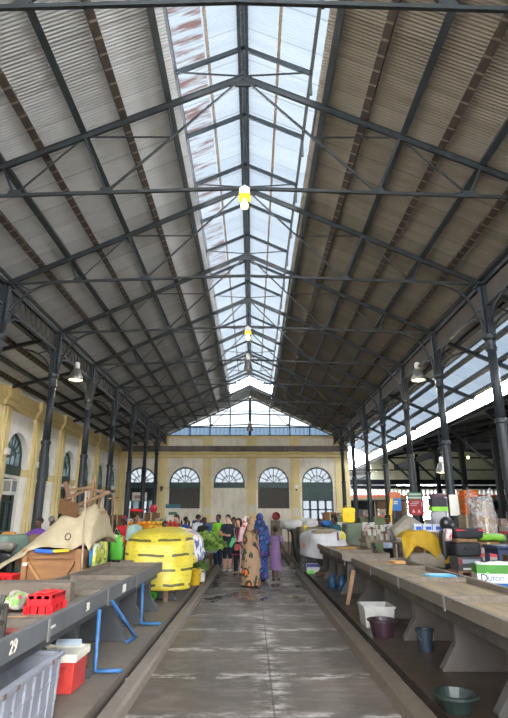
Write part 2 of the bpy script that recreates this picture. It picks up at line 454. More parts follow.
# ---- trusses
def truss(i, y):
    t = thing('roof_truss', f'{ORD[i]} steel roof truss from the camera, spanning the hall', 'truss', (CX, y, 7.2), 'roof trusses')
    zt0, ztc = 7.14, 7.36
    for s in (-1, 1):
        foot = XL if s < 0 else XR
        R = lambda x: V((x, y, zr(x)))
        def T(x): return V((x, y, ztc - (ztc-zt0)*abs(x-CX)/5.84))
        m = lambda d: CX + s*d
        mb = MB(); mb.bar(R(CX), R(foot), .055, .11)
        mb.bar(R(CX)+V((0,0,.06)), R(foot)+V((0,0,.06)), .08, .015)
        mb.build('rafter', 'truss', t)
        MB().bar(T(CX), T(foot), .045, .06).build('tie_rod', 'truss', t)
        def st(a, b, w=.028): MB().bar(a, b, w, w).build('strut', 'truss', t)
        A, E, R2, R4 = R(CX), R(m(1.42)), R(m(2.95)), R(m(4.38))
        T1, T2 = T(m(2.45)), T(m(4.1))
        st(A, T1, .036); st(R2, T1, .05); st(R2, T2, .024); st(R4, T2, .042)
        k = (A.z-R2.z)/(A.z-T1.z); Cn = A.lerp(T1, k)
        st(Cn, R2, .024); st(E, Cn, .034)
        MB().bar(V((m(1.32), y, 9.98)), A+V((0,0,.05)), .025, .025).build('lantern_tie', 'truss', t)
        for g in (T1, T2): MB().prism([(g.x-.16, g.z-.03), (g.x+.16, g.z-.03), (g.x+.09, g.z+.11), (g.x-.09, g.z+.11)], 'Y', y-.012, y+.012).build('gusset', 'truss', t)
    mb = MB().prism([(CX-.3, zr(CX-.3)-.05), (CX, APEX-.2), (CX+.3, zr(CX+.3)-.05), (CX, APEX+.12)], 'Y', y-.02, y+.02)
    mb.build('apex_plate', 'truss', t)
for i, y in enumerate(TRY): truss(i, y)
# ---- columns
def arc_pts(p0, dirv, up, r, h, n=9, bow=1.0):
    """quarter arc from p0 (on column) rising h and going out r"""
    out = []
    for k in range(n):
        a = PI/2*k/(n-1)
        out.append(V(p0) + V(dirv)*r*(1-math.cos(a)) + V(up)*h*math.sin(a))
    return out
def column(x, y, side, label):
    t = thing('iron_column', label, 'column', (x, y, .1), f'iron columns in the {side} row')
    s = 1 if side == 'left' else -1      # towards the nave
    MB().lathe([(.17, .1), (.17, .35), (.125, .40), (.118, 3.70), (.115, 3.72)], (x, y, 0), 16).build('lower_shaft', 'iron', t, smooth=False)
    MB().lathe([(.115, 3.68), (.145, 3.71), (.145, 3.79), (.105, 3.82)], (x, y, 0), 16).build('collar', 'iron', t)
    MB().lathe([(.108, 3.8), (.098, 5.45)], (x, y, 0), 16).build('upper_shaft', 'iron', t, smooth=True)
    MB().lathe([(.098, 5.40), (.13, 5.44), (.13, 5.50), (.11, 5.54), (.115, 5.66), (.155, 5.72), (.155, 5.80), (.12, 5.84)], (x, y, 0), 16).build('capital', 'iron', t)
    mb = MB().bb(x-.06, x+.06, y-.06, y+.06, 5.8, 7.2)
    for dx, dy in ((1,0), (-1,0), (0,1), (0,-1)):
        mb.box((x+dx*.10, y+dy*.10, 6.5), (.03 if dx else .14, .03 if dy else .14, 1.4))
    mb.box((x, y, 7.1), (.34, .34, .05))
    mb.build('upper_post', 'iron', t)
    # brackets
    def br(d, r, h, strut, w=.045):
        p0 = V((x, y, 5.82)) + V(d)*.12
        pts = arc_pts(p0, d, (0,0,1), r, h)
        mb = MB()
        for a, b in zip(pts, pts[1:]): mb.bar(a, b, w, w*1.2, up=V(d).cross(V((0,0,1))))
        if strut:
            m = pts[5]; c = V((x, y, p0.z+h)) + V(d)*.12
            mb.bar(m, c + (V((x, y, p0.z+h))+V(d)*r*.25-c)*.5, .03, .03)
        mb.build('bracket', 'iron', t)
    br((s,0,0), 1.15, 1.36, True)
    br((-s,0,0), .95, .78 if side == 'left' else .72, True)
    br((0,1,0), 1.0, .72, False); br((0,-1,0), 1.0, .72, False)
    # aisle rafter
    if side == 'left':
        MB().bar((x-.1, y, zla(x-.1)), (XWL+.25, y, zla(XWL+.25)), .09, .11).build('aisle_rafter', 'truss', t)
    else:
        MB().bar((x+.1, y, zra(x+.1)-.04), (XE+.05, y, zra(XE+.05)-.04), .09, .12).build('aisle_rafter', 'ridge', t)
for i, y in enumerate(COLY):
    column(XL, y, 'left', f'{ORD[i]} dark iron column from the camera in the left row')
    column(XR, y, 'right', f'{ORD[i]} dark iron column from the camera in the right row')
# ---- lattice girders along the column heads
def girder(x, side):
    t = sthing('lattice_beam', f'long {"lattice" if side == "left" else "boarded"} beam along the tops of the {side} columns', 'beam', (x, 22, 6.6))
    MB().bb(x-.05, x+.05, 6., YW, 7.08, 7.18).build('top_chord', 'truss', t)
    MB().bb(x-.04, x+.04, 6., YW, 6.54, 6.60).build('bottom_chord', 'ridge', t)
    if side == 'left':
        mb = MB(); y = 6.0
        while y < YW-.3:
            mb.bar((x+.0, y, 6.58), (x+.0, y+.36, 7.1), .008, .016, up=(1,0,0)).bar((x+.02, y+.36, 6.58), (x+.02, y, 7.1), .008, .016, up=(1,0,0)); y += .36
        mb.build('lattice', 'ridge', t)
    bx = x - .05 if side == 'left' else x + .03
    MB().bb(bx-.008, bx+.008, 6., YW, 6.62, 7.08).build('frieze_board', 'frieze', t)
    return t
girder(XL, 'left'); girder(XR, 'right')
# ------------------------------------------------------------------ walls with arched openings
def PF(u, v, n=0): return V((u, YW+n, v))          # far wall, n into the wall
def PL(u, v, n=0): return V((XWL-n, u, v))         # left wall
def arch_wall(mb, P, u0, u1, v0, v1, ops, depth=.4, seg=16):
    for n, in ((0,), (depth,)):
        u = u0
        for uc, hw, vb, vs in ops:
            mb.face([P(u, v0, n), P(uc-hw, v0, n), P(uc-hw, v1, n), P(u, v1, n)])
            if vb > v0: mb.face([P(uc-hw, v0, n), P(uc+hw, v0, n), P(uc+hw, vb, n), P(uc-hw, vb, n)])
            for k in range(seg):
                a, b = PI-PI*k/seg, PI-PI*(k+1)/seg
                p, q = (uc+hw*math.cos(a), vs+hw*math.sin(a)), (uc+hw*math.cos(b), vs+hw*math.sin(b))
                mb.face([P(*p, n), P(*q, n), P(q[0], v1, n), P(p[0], v1, n)])
            u = uc+hw
        mb.face([P(u, v0, n), P(u1, v0, n), P(u1, v1, n), P(u, v1, n)])
    for uc, hw, vb, vs in ops:
        for s in (-1, 1): mb.face([P(uc+s*hw, vb, 0), P(uc+s*hw, vs, 0), P(uc+s*hw, vs, depth), P(uc+s*hw, vb, depth)])
        if vb > v0: mb.face([P(uc-hw, vb, 0), P(uc+hw, vb, 0), P(uc+hw, vb, depth), P(uc-hw, vb, depth)])
        for k in range(seg):
            a, b = PI-PI*k/seg, PI-PI*(k+1)/seg
            p, q = (uc+hw*math.cos(a), vs+hw*math.sin(a)), (uc+hw*math.cos(b), vs+hw*math.sin(b))
            mb.face([P(*p, 0), P(*q, 0), P(*q, depth), P(*p, depth)])
    mb.face([P(u0, v1, 0), P(u1, v1, 0), P(u1, v1, depth), P(u0, v1, depth)])
    for u in (u0, u1): mb.face([P(u, v0, 0), P(u, v1, 0), P(u, v1, depth), P(u, v0, depth)])
def pbox(mb, P, u0, u1, v0, v1, n0, n1):
    c = [P(u, v, n) for n in (n0, n1) for u, v in ((u0,v0), (u1,v0), (u1,v1), (u0,v1))]
    vs = [mb.v(p) for p in c]
    for f in ((3,2,1,0), (4,5,6,7), (0,1,5,4), (1,2,6,5), (2,3,7,6), (3,0,4,7)): mb.bm.faces.new([vs[i] for i in f])
    return mb
def fanlight(t, P, uc, hw, vs, vbar, n, gl, paint='green', drop=0.):
    """arched light: outer frame, inner half ring, radial bars, one glass; green transom bar below"""
    pt = lambda r, a, d=0: P(uc+r*math.cos(a), vs+r*math.sin(a), n+d)
    def ring(mb, r, w):
        for k in range(16):
            mb.bar(pt(r, PI*k/16), pt(r, PI*(k+1)/16), w, .07, up=P(0,0,1)-P(0,0,0))
    mb = MB(); ring(mb, hw-.05, .10)
    if drop:
        for s in (-1, 1): pbox(mb, P, uc+s*(hw-.05)-.05, uc+s*(hw-.05)+.05, vbar, vs, n-.035, n+.035)
    mb.build('frame', paint, t)
    mb = MB(); ring(mb, hw*.45, .05)
    for k in range(1, 8):
        a = PI*k/8; mb.bar(pt(.06 if k % 2 == 0 else hw*.3, a), pt(hw-.08, a), .045, .04, up=P(0,0,1)-P(0,0,0))
    if drop:
        for u in (-.4, 0, .4): pbox(mb, P, uc+u*hw-.015, uc+u*hw+.015, vbar, vs, n-.015, n+.015)
    mb.build('glazing_bars', paint, t)
    g = MB()
    pts = [pt(hw-.03, PI*k/24, .012) for k in range(25)]
    if drop: pts += [P(uc-hw+.03, vbar, n+.012), P(uc+hw-.03, vbar, n+.012)]
    g.face(pts); g.build('glass', gl, t, solid=.006)
    mb = MB(); pbox(mb, P, uc-hw, uc+hw, vbar-.30, vbar+.09, n-.06, n+.06); mb.build('transom', paint, t)

# far wall
fw = sthing('wall_far', 'far end wall of the hall with yellow pilasters and arched openings', 'wall', (0, YW, 0))
FC = [-7.68, -4.66, -1.62, 1.42, 4.43]; HW = 1.06; VS = 3.95
FX0, FX1 = -9.3, 6.62
ops = [(FC[0], HW, 0, VS), (FC[1], HW, 2.25, VS), (FC[2], HW, 3.60, VS), (FC[3], HW, 2.25, VS), (FC[4], HW, 0, VS)]
mb = MB(); arch_wall(mb, PF, FX0, FX1, -.05, 5.75, ops, .42); mb.build('plaster', 'far_wall', fw)
FP = [-9.1, -6.2, -3.13, -.08, 2.92, 5.98]
for x in FP:
    mb = MB(); pbox(mb, PF, x-.30, x+.30, 0, 5.62, -.12, 0); pbox(mb, PF, x-.35, x+.35, 0, .5, -.17, 0)
    mb.build('pilaster', 'ochre', fw)
for u0 in (6.36,):
    mb = MB(); pbox(mb, PF, u0-.05, u0+.3, 0, 5.62, -.08, .42); mb.build('pilaster', 'ochre', fw)
# impost blocks
mb = MB()
for c in FC:
    for s in (-1, 1): pbox(mb, PF, c+s*(HW+.14)-.15, c+s*(HW+.14)+.15, 3.52, 3.70, -.06, 0)
mb.build('impost', 'ochre', fw)
# cornice with breaks over pilasters
def cornice_prof(v): return [(0, v), (-.10, v+.04), (-.12, v+.22), (-.2, v+.28), (-.24, v+.42), (0, v+.42)]
def cornice(mb, axis, base, sgn, a, b, extra=0., v=5.62):
    poly = []
    for n, z in cornice_prof(v):
        n = n - extra if n < 0 else n
        poly.append((base + sgn*(-n), z))
    mb.prism(poly, axis, a, b)
mb = MB(); cornice(mb, 'X', YW, -1, FX0, FX1)
for x in FP: cornice(mb, 'X', YW, -1, x-.42, x+.42, .11)
mb.build('cornice', 'ochre', fw)
mb = MB(); pbox(mb, PF, FX0, FX1, 6.04, 6.10, -.42, .42); pbox(mb, PF, FX0, FX1, 6.10, 6.42, -.34, .42); mb.build('weathered_ledge', 'ledge', fw)
mb = MB(); pbox(mb, PF, FX0, FX1, 6.42, 7.05, 0, .36); mb.build('parapet', 'far_wall', fw)
mb = MB()
for x in FP[1:]: pbox(mb, PF, x-.34, x+.34, 6.42, 7.05, -.08, 0)
pbox(mb, PF, FX0, FX1, 7.0, 7.16, -.1, .36); mb.build('parapet_pier', 'ochre', fw)
# gable glazing
gz = sthing('window_1', 'glazed gable above the far wall with thin dark mullions', 'window', (CX, YW, 7.2))
ZB = 7.16
def zg(x): return zr(x) + .10
xs = [CX + k*1.41 for k in range(-4, 5)]
mb = MB()
for x in xs:
    if zg(x) > ZB+.05: mb.bb(x-.04, x+.04, YW+.02, YW+.12, ZB, zg(x))
mb.bb(CX-.09, CX+.09, YW-.02, YW+.12, ZB, zg(CX))
mb.build('mullion', 'iron', gz)
mb = MB(); mb.bb(CX-5.6, CX+5.6, YW, YW+.14, ZB, ZB+.07)
x = (APEX+.1-7.78)/SL; mb.bb(CX-x, CX+x, YW+.03, YW+.10, 7.75, 7.81)
x = (APEX+.1-8.95)/SL; mb.bb(CX-x, CX+x, YW+.04, YW+.09, 8.93, 8.97)
for s in (-1, 1): mb.bar((CX, YW+.07, zg(CX)), (CX+s*5.75, YW+.07, zg(CX+s*5.75)), .1, .1)
mb.build('rail', 'iron', gz)
mb = MB(); x = -5.5
while x < 5.5:
    if zg(CX+x) > ZB+.1 and abs((x/1.41)-round(x/1.41)) > .1: mb.bb(CX+x-.012, CX+x+.012, YW+.05, YW+.08, ZB, min(7.78, zg(CX+x)))
    x += .282
mb.build('glazing_bars', 'ridge', gz)
x0, x1 = (APEX+.1-ZB)/SL, (APEX+.1-7.78)/SL
MB().prism([(CX-x0, ZB), (CX+x0, ZB), (CX+x1, 7.78), (CX-x1, 7.78)], 'Y', YW+.062, YW+.068).build('lower_pane', 'blue_glass', gz)
MB().prism([(CX-x1, 7.78), (CX+x1, 7.78), (CX, APEX+.1)], 'Y', YW+.062, YW+.068).build('upper_pane', 'gable_glass', gz)
# windows / doors in the far wall
def louvre(t, P, u0, u1, v0, v1, n):
    mb = MB(); pbox(mb, P, u0, u1, v0, v1, n+.04, n+.08)
    v = v0+.06
    while v < v1-.03: pbox(mb, P, u0+.03, u1-.03, v, v+.05, n+.0, n+.05); v += .11
    mb.build('louvre_panel', 'dark_louvre', t)
WN = ['second', 'third', 'fourth']
for k, c in ((2, FC[1]), (3, FC[2]), (4, FC[3])):
    t = sthing(f'window_{k}', {2: 'arched fanlight with dark shutter left of the blank bay in the far wall', 3: 'arched fanlight over the blank wall bay at the middle of the far wall', 4: 'arched fanlight with dark shutter between middle bay and green doors'}[k], 'window', (c, YW, 3.9))
    fanlight(t, PF, c, HW, VS, VS-.06, .12, 'glass')
    if k != 3: louvre(t, PF, c-HW, c+HW, 2.25, 3.6, .12)
def panel_door(k, c, label, dark):
    t = sthing(f'door_{k}', label, 'door', (c, YW, 0))
    fanlight(t, PF, c, HW, VS, VS-.06, .12, 'glass')
    mb = MB(); pbox(mb, PF, c-HW, c+HW, 2.80, 3.62, .1, .16)
    u = c-HW+.1
    while u < c+HW-.1: pbox(mb, PF, u, u+.03, 2.9, 3.55, .07, .1); u += .26
    mb.build('overpanel', 'green' if not dark else 'door_dark', t)
    w = 2*HW/4
    for i in range(4):
        a = c-HW+w*i+.003; b = a+w-.006
        mb = MB(); pbox(mb, PF, a, b, .05, .9, .1, .15)
        for u in (a, b-.07): pbox(mb, PF, u, u+.07, .05, 2.82, .09, .15)
        for v in (.85, 1.5, 2.14, 2.74): pbox(mb, PF, a, b, v, v+.08, .09, .15)
        pbox(mb, PF, b-.05, b+.055, .05, 2.82, .145, .165)
        lf = mb.build('door_leaf', 'green', t)
        mb = MB(); pbox(mb, PF, a+.05, b-.05, .9, 2.78, .12, .13); mb.build('pane', 'glass' if (i in (0, 2) or not dark) else 'dusty_glass', lf)
panel_door(1, FC[4], 'green panelled double doors under a fanlight at the right of the far wall', False)
panel_door(2, FC[0], 'dark glazed doors under a fanlight at the left of the far wall', True)
# left wall
lw = sthing('wall_left', 'left side wall with yellow pilasters, arched lights and dark doors', 'wall', (XWL, 25, 0))
LC = [17.9 + 3*k for k in range(7)]; LH = .98; LVS = 3.9
ops = [(c, LH, 0, LVS) for c in LC]
mb = MB(); arch_wall(mb, PL, -3., YW+.42, -.05, 6.35, ops, .5); mb.build('plaster', 'white_wall', lw)
LPIL = [16.4 + 3*k for k in range(8)]
for y in LPIL[:7]:
    mb = MB(); pbox(mb, PL, y-.30, y+.30, 0, 5.62, -.14, 0); pbox(mb, PL, y-.16, y+.16, 0, 5.62, -.2, -.14); mb.build('pilaster', 'ochre', lw)
mb = MB(); pbox(mb, PL, YW-.35, YW-.01, 0, 5.62, -.14, 0); mb.build('pilaster', 'ochre', lw)
mb = MB(); cornice(mb, 'Y', XWL, 1, 12, YW, 0, 5.62)
for y in LPIL: cornice(mb, 'Y', XWL, 1, y-.42, min(y+.42, YW-.01), .12, 5.62)
mb.build('cornice', 'ochre', lw)
mb = MB(); pbox(mb, PL, 12, YW, 6.04, 6.30, -.2, .3)
for y in LPIL[:7]: pbox(mb, PL, y-.42, y+.42, 6.0, 6.34, -.34, .3)
mb.build('top_band', 'ochre', lw)
mb = MB()
for c in LC:
    for s in (-1, 1): pbox(mb, PL, c+s*(LH+.1)-.12, c+s*(LH+.1)+.12, 3.22, 3.52, -.05, .2)
mb.build('impost', 'ochre', lw)
for i, c in enumerate(LC):
    k = i
    t = sthing(f'window_{5+i}', f'{ORD[i]} arched light with green transom along the left wall', 'window', (XWL, c, 3.9))
    fanlight(t, PL, c, LH, LVS, 3.55, .26, 'dusty_glass', drop=.35)
    mb = MB(); pbox(mb, PL, c-LH, c+LH, 3.12, 3.26, .2, .34); mb.build('lintel_infill', 'white_wall', t)
    d = sthing(f'door_{3+i}', f'{ORD[i]} dark glazed door in the left wall under the green transom', 'door', (XWL, c, 0))
    mb = MB(); pbox(mb, PL, c-LH, c-.5, 0, 3.12, .2, .34); pbox(mb, PL, c+.62, c+LH, 0, 3.12, .2, .34); mb.build('side_infill', 'white_wall', d)
    mb = MB(); pbox(mb, PL, c-.5, c-.42, 0, 3.12, .18, .3); pbox(mb, PL, c+.54, c+.62, 0, 3.12, .18, .3); pbox(mb, PL, c-.5, c+.62, 3.02, 3.12, .18, .3)
    pbox(mb, PL, c-.5, c+.62, 2.2, 2.27, .2, .3); pbox(mb, PL, c-.5, c+.62, 1.1, 1.17, .2, .3); pbox(mb, PL, c+.03, c+.09, 0, 2.2, .2, .3); mb.build('frame', 'green', d)
    mb = MB(); pbox(mb, PL, c-.42, c+.54, .0, 3.02, .25, .28); mb.build('door_panel', 'door_dark', d)
wf = sthing('wall_front', 'entrance wall behind the viewpoint with a wide doorway', 'wall', (0, -3.2, 0))
MB().bb(-9.5, -2.2, -3.5, -3.1, -.1, 6.4).bb(2.2, 21, -3.5, -3.1, -.1, 5.6).bb(-2.2, 2.2, -3.5, -3.1, 3.8, 6.4).build('plaster', 'white_wall', wf)
# ------------------------------------------------------------------ floor
struct('floor_aisle', MB().bb(-1.12, 1.30, -4, YW, -.12, 0), 'aisle', 'worn wet concrete central aisle floor')
def kerb(name, xs, zs, y0, y1, m, label):
    mb = MB(); mb.prism(list(zip(xs, zs)), 'Y', y0, y1); return struct(name, mb, m, label, bevel=.012)
kerb('trim_1', [-1.08, -1.12, -1.15, -1.27, -1.28, -1.08], [-.1, .07, .095, .1, -.1, -.1], -3, 36.6, 'kerb', 'pale concrete kerb along the left of the aisle')
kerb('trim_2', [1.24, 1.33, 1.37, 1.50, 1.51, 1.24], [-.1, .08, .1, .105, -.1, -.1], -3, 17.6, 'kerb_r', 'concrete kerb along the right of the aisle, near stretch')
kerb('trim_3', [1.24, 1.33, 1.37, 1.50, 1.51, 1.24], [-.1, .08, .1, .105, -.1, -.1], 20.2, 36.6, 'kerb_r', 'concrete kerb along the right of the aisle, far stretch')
struct('floor_gutter', MB().bb(-1.36, -1.26, -3, YW, -.12, -.01), 'gutter', 'wet drain channel behind the left kerb')
struct('floor_gutter_right', MB().bb(1.50, 1.58, -3, YW, -.12, .03), 'gutter', 'wet drain channel behind the right kerb')
mb = MB().bb(XWL, -1.35, -3, YW, -.12, .12); struct('floor_left', mb, 'platform', 'concrete stall platform on the left of the aisle')
mb = MB().bb(1.57, 9.5, -3, 18., -.12, .12); struct('floor_right', mb, 'platform_r', 'stained and shade-darkened concrete stall platform on the right of the aisle')
mb = MB().bb(1.57, 9.5, 20., YW, -.12, .12).bb(1.57, 9.5, 18., 20., -.12, .0); struct('floor_right_far', mb, 'platform', 'far concrete stall platform beyond the cross passage')
struct('ground', MB().bb(-70, 90, -40, 110, -.3, -.13), 'pave', 'paved yard around the hall')
# ------------------------------------------------------------------ neighbouring shed to the right
M['shed_iron'] = plain('dark_shed_steel', '#15181C', .9, .2, 6, spec=.15)
sh = sthing('roof_shed', 'dark open shed roof beyond the right side of the hall', 'shed', (12, 25, 5))
XS = 8.75
mb = MB(); corr(mb, (XS-.15, 5.66), (14.5, 6.9), -3, 60, .15, .02, 4); mb.build('roof_sheet', 'dark_sheet', sh, smooth=True, fix=False)
mb = MB(); corr(mb, (14.5, 6.9), (21, 5.2), -3, 60, .15, .02, 4); mb.build('roof_sheet', 'dark_sheet', sh, smooth=True, fix=False)
MB().bb(XS-.06, XS, -3, 60, 5.50, 5.64).build('eave_beam', 'shed_iron', sh)
MB().bb(10.55, 10.67, -3, 60, 5.05, 5.4).build('eave_beam', 'shed_iron', sh)
MB().bb(21, 21.2, -3, 60, -.1, 5.3).build('unseen_side_wall', 'dark_sheet', sh)  # unseen side wall, added to keep daylight out of the shed
for y in (11.8, 15.6, 19.4, 23.2, 27, 30.8, 34.6):
    mb = MB().bb(10.5, 10.72, y-.12, y+.12, .0, 5.6); mb.build('post', 'shed_iron', sh)
    MB().bar((10.6, y, 3.6), (XS, y, 5.4), .10, .10).build('strut', 'shed_iron', sh)
    MB().bar((XS, y, 5.45), (14.5, y, 6.65), .1, .16).bar((XS, y, 5.38), (20, y, 5.38), .08, .1).build('shed_rafter', 'shed_iron', sh)
M['panel_wall'] = plain('grey_green_cladding', '#A6A894', .7, .12, 2)
sw = sthing('wall_shed', 'grey-green clad screen wall at the back of the dark shed', 'wall', (14, 40, 4))
mb = MB()
x = 8.8
while x < 24: mb.bb(x, x+.19, 39.98, 40.02, 4.35, 6.7); x += .2
mb.build('cladding', 'panel_wall', sw)
MB().bb(7.2, 24, 39.9, 40.0, 5.02, 5.1).bb(7.2, 24, 39.8, 40.05, 4.0, 4.35).build('rail', 'shed_iron', sw)
MB().bb(7.2, 24, 39.5, 39.7, 3.66, 3.9).build('rail', 'shed_iron', sw)
M['cream'] = plain('cream_boundary_paint', '#7A705A', .8, .12, 1.5)
M['red_stripe'] = plain('red_brown_stripe', '#A8453A', .6, .2, 3)
M['white_ext'] = plain('white_exterior_paint', '#F1EFEA', .7, .05, 3)
bw = sthing('wall_boundary', 'cream boundary wall with pierced white screen beyond the shed', 'wall', (14, 42, 0))
YB = 42.0
MB().bb(6.4, 11.9, YB, YB+.3, 0, 3.2).bb(15.7, 30, YB, YB+.3, 0, 3.2).bb(11.9, 15.7, YB, YB+.3, 0, 1.42).build('wall_body', 'cream', bw)
MB().bb(6.4, 30, YB-.1, YB+.3, 3.2, 3.34).build('stripe', 'red_stripe', bw)
mb = MB(); x = 6.5
while x < 30:
    mb.bb(x, x+.2, YB, YB+.2, 3.34, 3.76); x += .31
mb.bb(6.4, 30, YB, YB+.25, 3.66, 3.84).build('pierced_parapet', 'white_ext', bw)
mb = MB()
for j in range(5):
    for i in range(14):
        x = 11.95 + .27*i + (.135 if j % 2 else 0); z = 2.3 + .18*j
        mb.prism([(x-.08, z), (x, z-.09), (x+.08, z), (x, z+.09)], 'Y', YB+.1, YB+.16)
mb.build('pierced_screen', 'cream', bw)
M['bldg'] = plain('distant_grey_building', '#8C8F98', .8, .1, .8)
b = thing('building', 'distant grey building glimpsed past the right corner of the far wall', 'building', (12, 62, 0))
MB().bb(9.5, 16, 60, 66, 0, 6.2).build('wall_block', 'bldg', b); MB().bb(9.2, 16.3, 59.7, 66.3, 6.2, 6.5).build('roof_slab', 'ledge', b)
# ------------------------------------------------------------------ light
w = bpy.data.worlds.new('overcast'); SC.world = w; w.use_nodes = True
nt = w.node_tree; bg = nt.nodes['Background']
tc = nt.nodes.new('ShaderNodeTexCoord'); sp = nt.nodes.new('ShaderNodeSeparateXYZ'); nt.links.new(tc.outputs['Generated'], sp.inputs[0])
rp = nt.nodes.new('ShaderNodeValToRGB'); nt.links.new(sp.outputs[2], rp.inputs[0])
rp.color_ramp.elements[0].color = (.98, .99, 1, 1); rp.color_ramp.elements[1].color = (.86, .93, 1, 1)
nt.links.new(rp.outputs[0], bg.inputs[0]); bg.inputs[1].default_value = SKY_STRENGTH
SC.view_settings.view_transform = 'Standard'; SC.view_settings.look = 'None'; SC.view_settings.gamma = 1; SC.view_settings.use_curve_mapping = False
SC.view_settings.exposure = EXPOSURE
cam = bpy.data.cameras.new('camera'); co = bpy.data.objects.new('camera', cam); COL.objects.link(co); SC.camera = co
co.location = (0, 0, 1.65)
cam.sensor_fit = 'VERTICAL'; cam.sensor_height = 36; cam.lens = 36*526.3/718; cam.clip_start = .05; cam.clip_end = 400
co.rotation_mode = 'XYZ'
co.rotation_euler = (PI/2 + .2929, 0, -.0023)
try:
    SC.cycles.max_bounces = 10; SC.cycles.diffuse_bounces = 6; SC.cycles.transparent_max_bounces = 16; SC.cycles.use_denoising = True
except Exception: pass
# ------------------------------------------------------------------ shared makers for goods
def C(name, col, rough=.6, var=.15, scale=6, bump=0., **k):
    if name not in M: M[name] = plain(name, col, rough, var, scale, bump=bump, **k)
    return name
def sgnp(v, e): return math.copysign(abs(v)**e, v)
def heap(mb, c, s, e1=.5, e2=.5, amp=.06, freq=2.2, nu=28, nv=14, zmin=-1., seed=0.):
    """lumpy rounded-box heap; cut flat at zmin (fraction of half height)"""
    c = V(c); g = []
    for j in range(nv+1):
        ph = -PI/2 + PI*j/nv; row = []
        for i in range(nu):
            th = 2*PI*i/nu
            p = V((sgnp(math.cos(ph), e1)*sgnp(math.cos(th), e2), sgnp(math.cos(ph), e1)*sgnp(math.sin(th), e2), sgnp(math.sin(ph), e1)))
            q = V((p.x*s[0]/2, p.y*s[1]/2, max(p.z, zmin)*s[2]/2))
            w = c + q
            k = mnoise.noise(w*freq + V((seed, seed*1.7, 3)))
            if p.z > zmin: w += V((p.x, p.y, p.z)).normalized()*amp*k*1.6
            row.append(mb.v(w))
        g.append(row)
    for a, b in zip(g, g[1:]):
        for i in range(nu):
            mb.bm.faces.new([a[i], a[(i+1) % nu], b[(i+1) % nu], b[i]])
    bmesh.ops.remove_doubles(mb.bm, verts=mb.bm.verts, dist=.0005)
    return mb
def drape(mb, x0, x1, y0, y1, zt, zb, amp=.03, n=10, flare=.06, top_fn=None):
    """cloth over a box: top sheet plus four wavy hanging sides"""
    P = []
    per = [(x0+(x1-x0)*i/n, y0) for i in range(n)] + [(x1, y0+(y1-y0)*i/n) for i in range(n)] + [(x1-(x1-x0)*i/n, y1) for i in range(n)] + [(x0, y1-(y1-y0)*i/n) for i in range(n)]
    cx, cy = (x0+x1)/2, (y0+y1)/2
    rows = []
    for lv, (k, zf) in enumerate(((0.0, 1), (.5, 1), (.93, 1), (1.0, .96), (1.0, .6), (1.0, .0))):
        row = []
        for i, (x, y) in enumerate(per):
            fl = flare*(1-zf) if lv >= 3 else 0
            wv = amp*math.sin(i*1.9+lv)*(1-zf)
            px = cx + (x-cx)*k*(1+fl/max(abs(x1-cx), .1)+wv/max(abs(x1-cx), .1)*1.0)
            py = cy + (y-cy)*k*(1+fl/max(abs(y1-cy), .1)+wv/max(abs(y1-cy), .1)*1.0)
            z = zb + (zt-zb)*zf
            if lv < 3: z += (top_fn(px, py) if top_fn else 0) + .012*mnoise.noise(V((px*4, py*4, 1)))
            if lv == 5: z += .03*mnoise.noise(V((px*3, py*3, 5)))
            row.append(mb.v((px, py, z)))
        rows.append(row)
    n4 = len(per)
    for a, b in zip(rows, rows[1:]):
        for i in range(n4): mb.bm.faces.new([a[i], a[(i+1) % n4], b[(i+1) % n4], b[i]])
    bmesh.ops.remove_doubles(mb.bm, verts=mb.bm.verts, dist=.0005)
    return mb
def carton(label, x, y, z, sx, sy, sz, m, rz=0, flaps=True, group=None, tape=True, name='carton', cat='box', bandm=None):
    t = thing(name, label, cat, (0, 0, 0), group)
    mb = MB(); w = .012
    mb.bb(-sx/2, sx/2, -sy/2, -sy/2+w, 0, sz).bb(-sx/2, sx/2, sy/2-w, sy/2, 0, sz)
    mb.bb(-sx/2, -sx/2+w, -sy/2+w, sy/2-w, 0, sz).bb(sx/2-w, sx/2, -sy/2+w, sy/2-w, 0, sz).bb(-sx/2+w, sx/2-w, -sy/2+w, sy/2-w, 0, w)
    mb.build('box_body', m, t)
    if flaps:
        for s in (-1, 1): MB().bar((0, s*sy/2, sz), (0, s*sy*.06, sz+.015), sx-.01, .008, up=(0, 0, 1)).build('flap', m, t)
    if bandm: MB().bb(-sx/2-.002, sx/2+.002, -sy/2-.002, sy/2+.002, sz*.3, sz*.62).build('printed_band', bandm, t)
    elif tape: MB().bb(-.025, .025, -sy/2-.002, -sy/2, 0, sz).build('tape', C('parcel_tape', '#B59B6B', .4), t)
    return place(t, (x, y, z), rz)
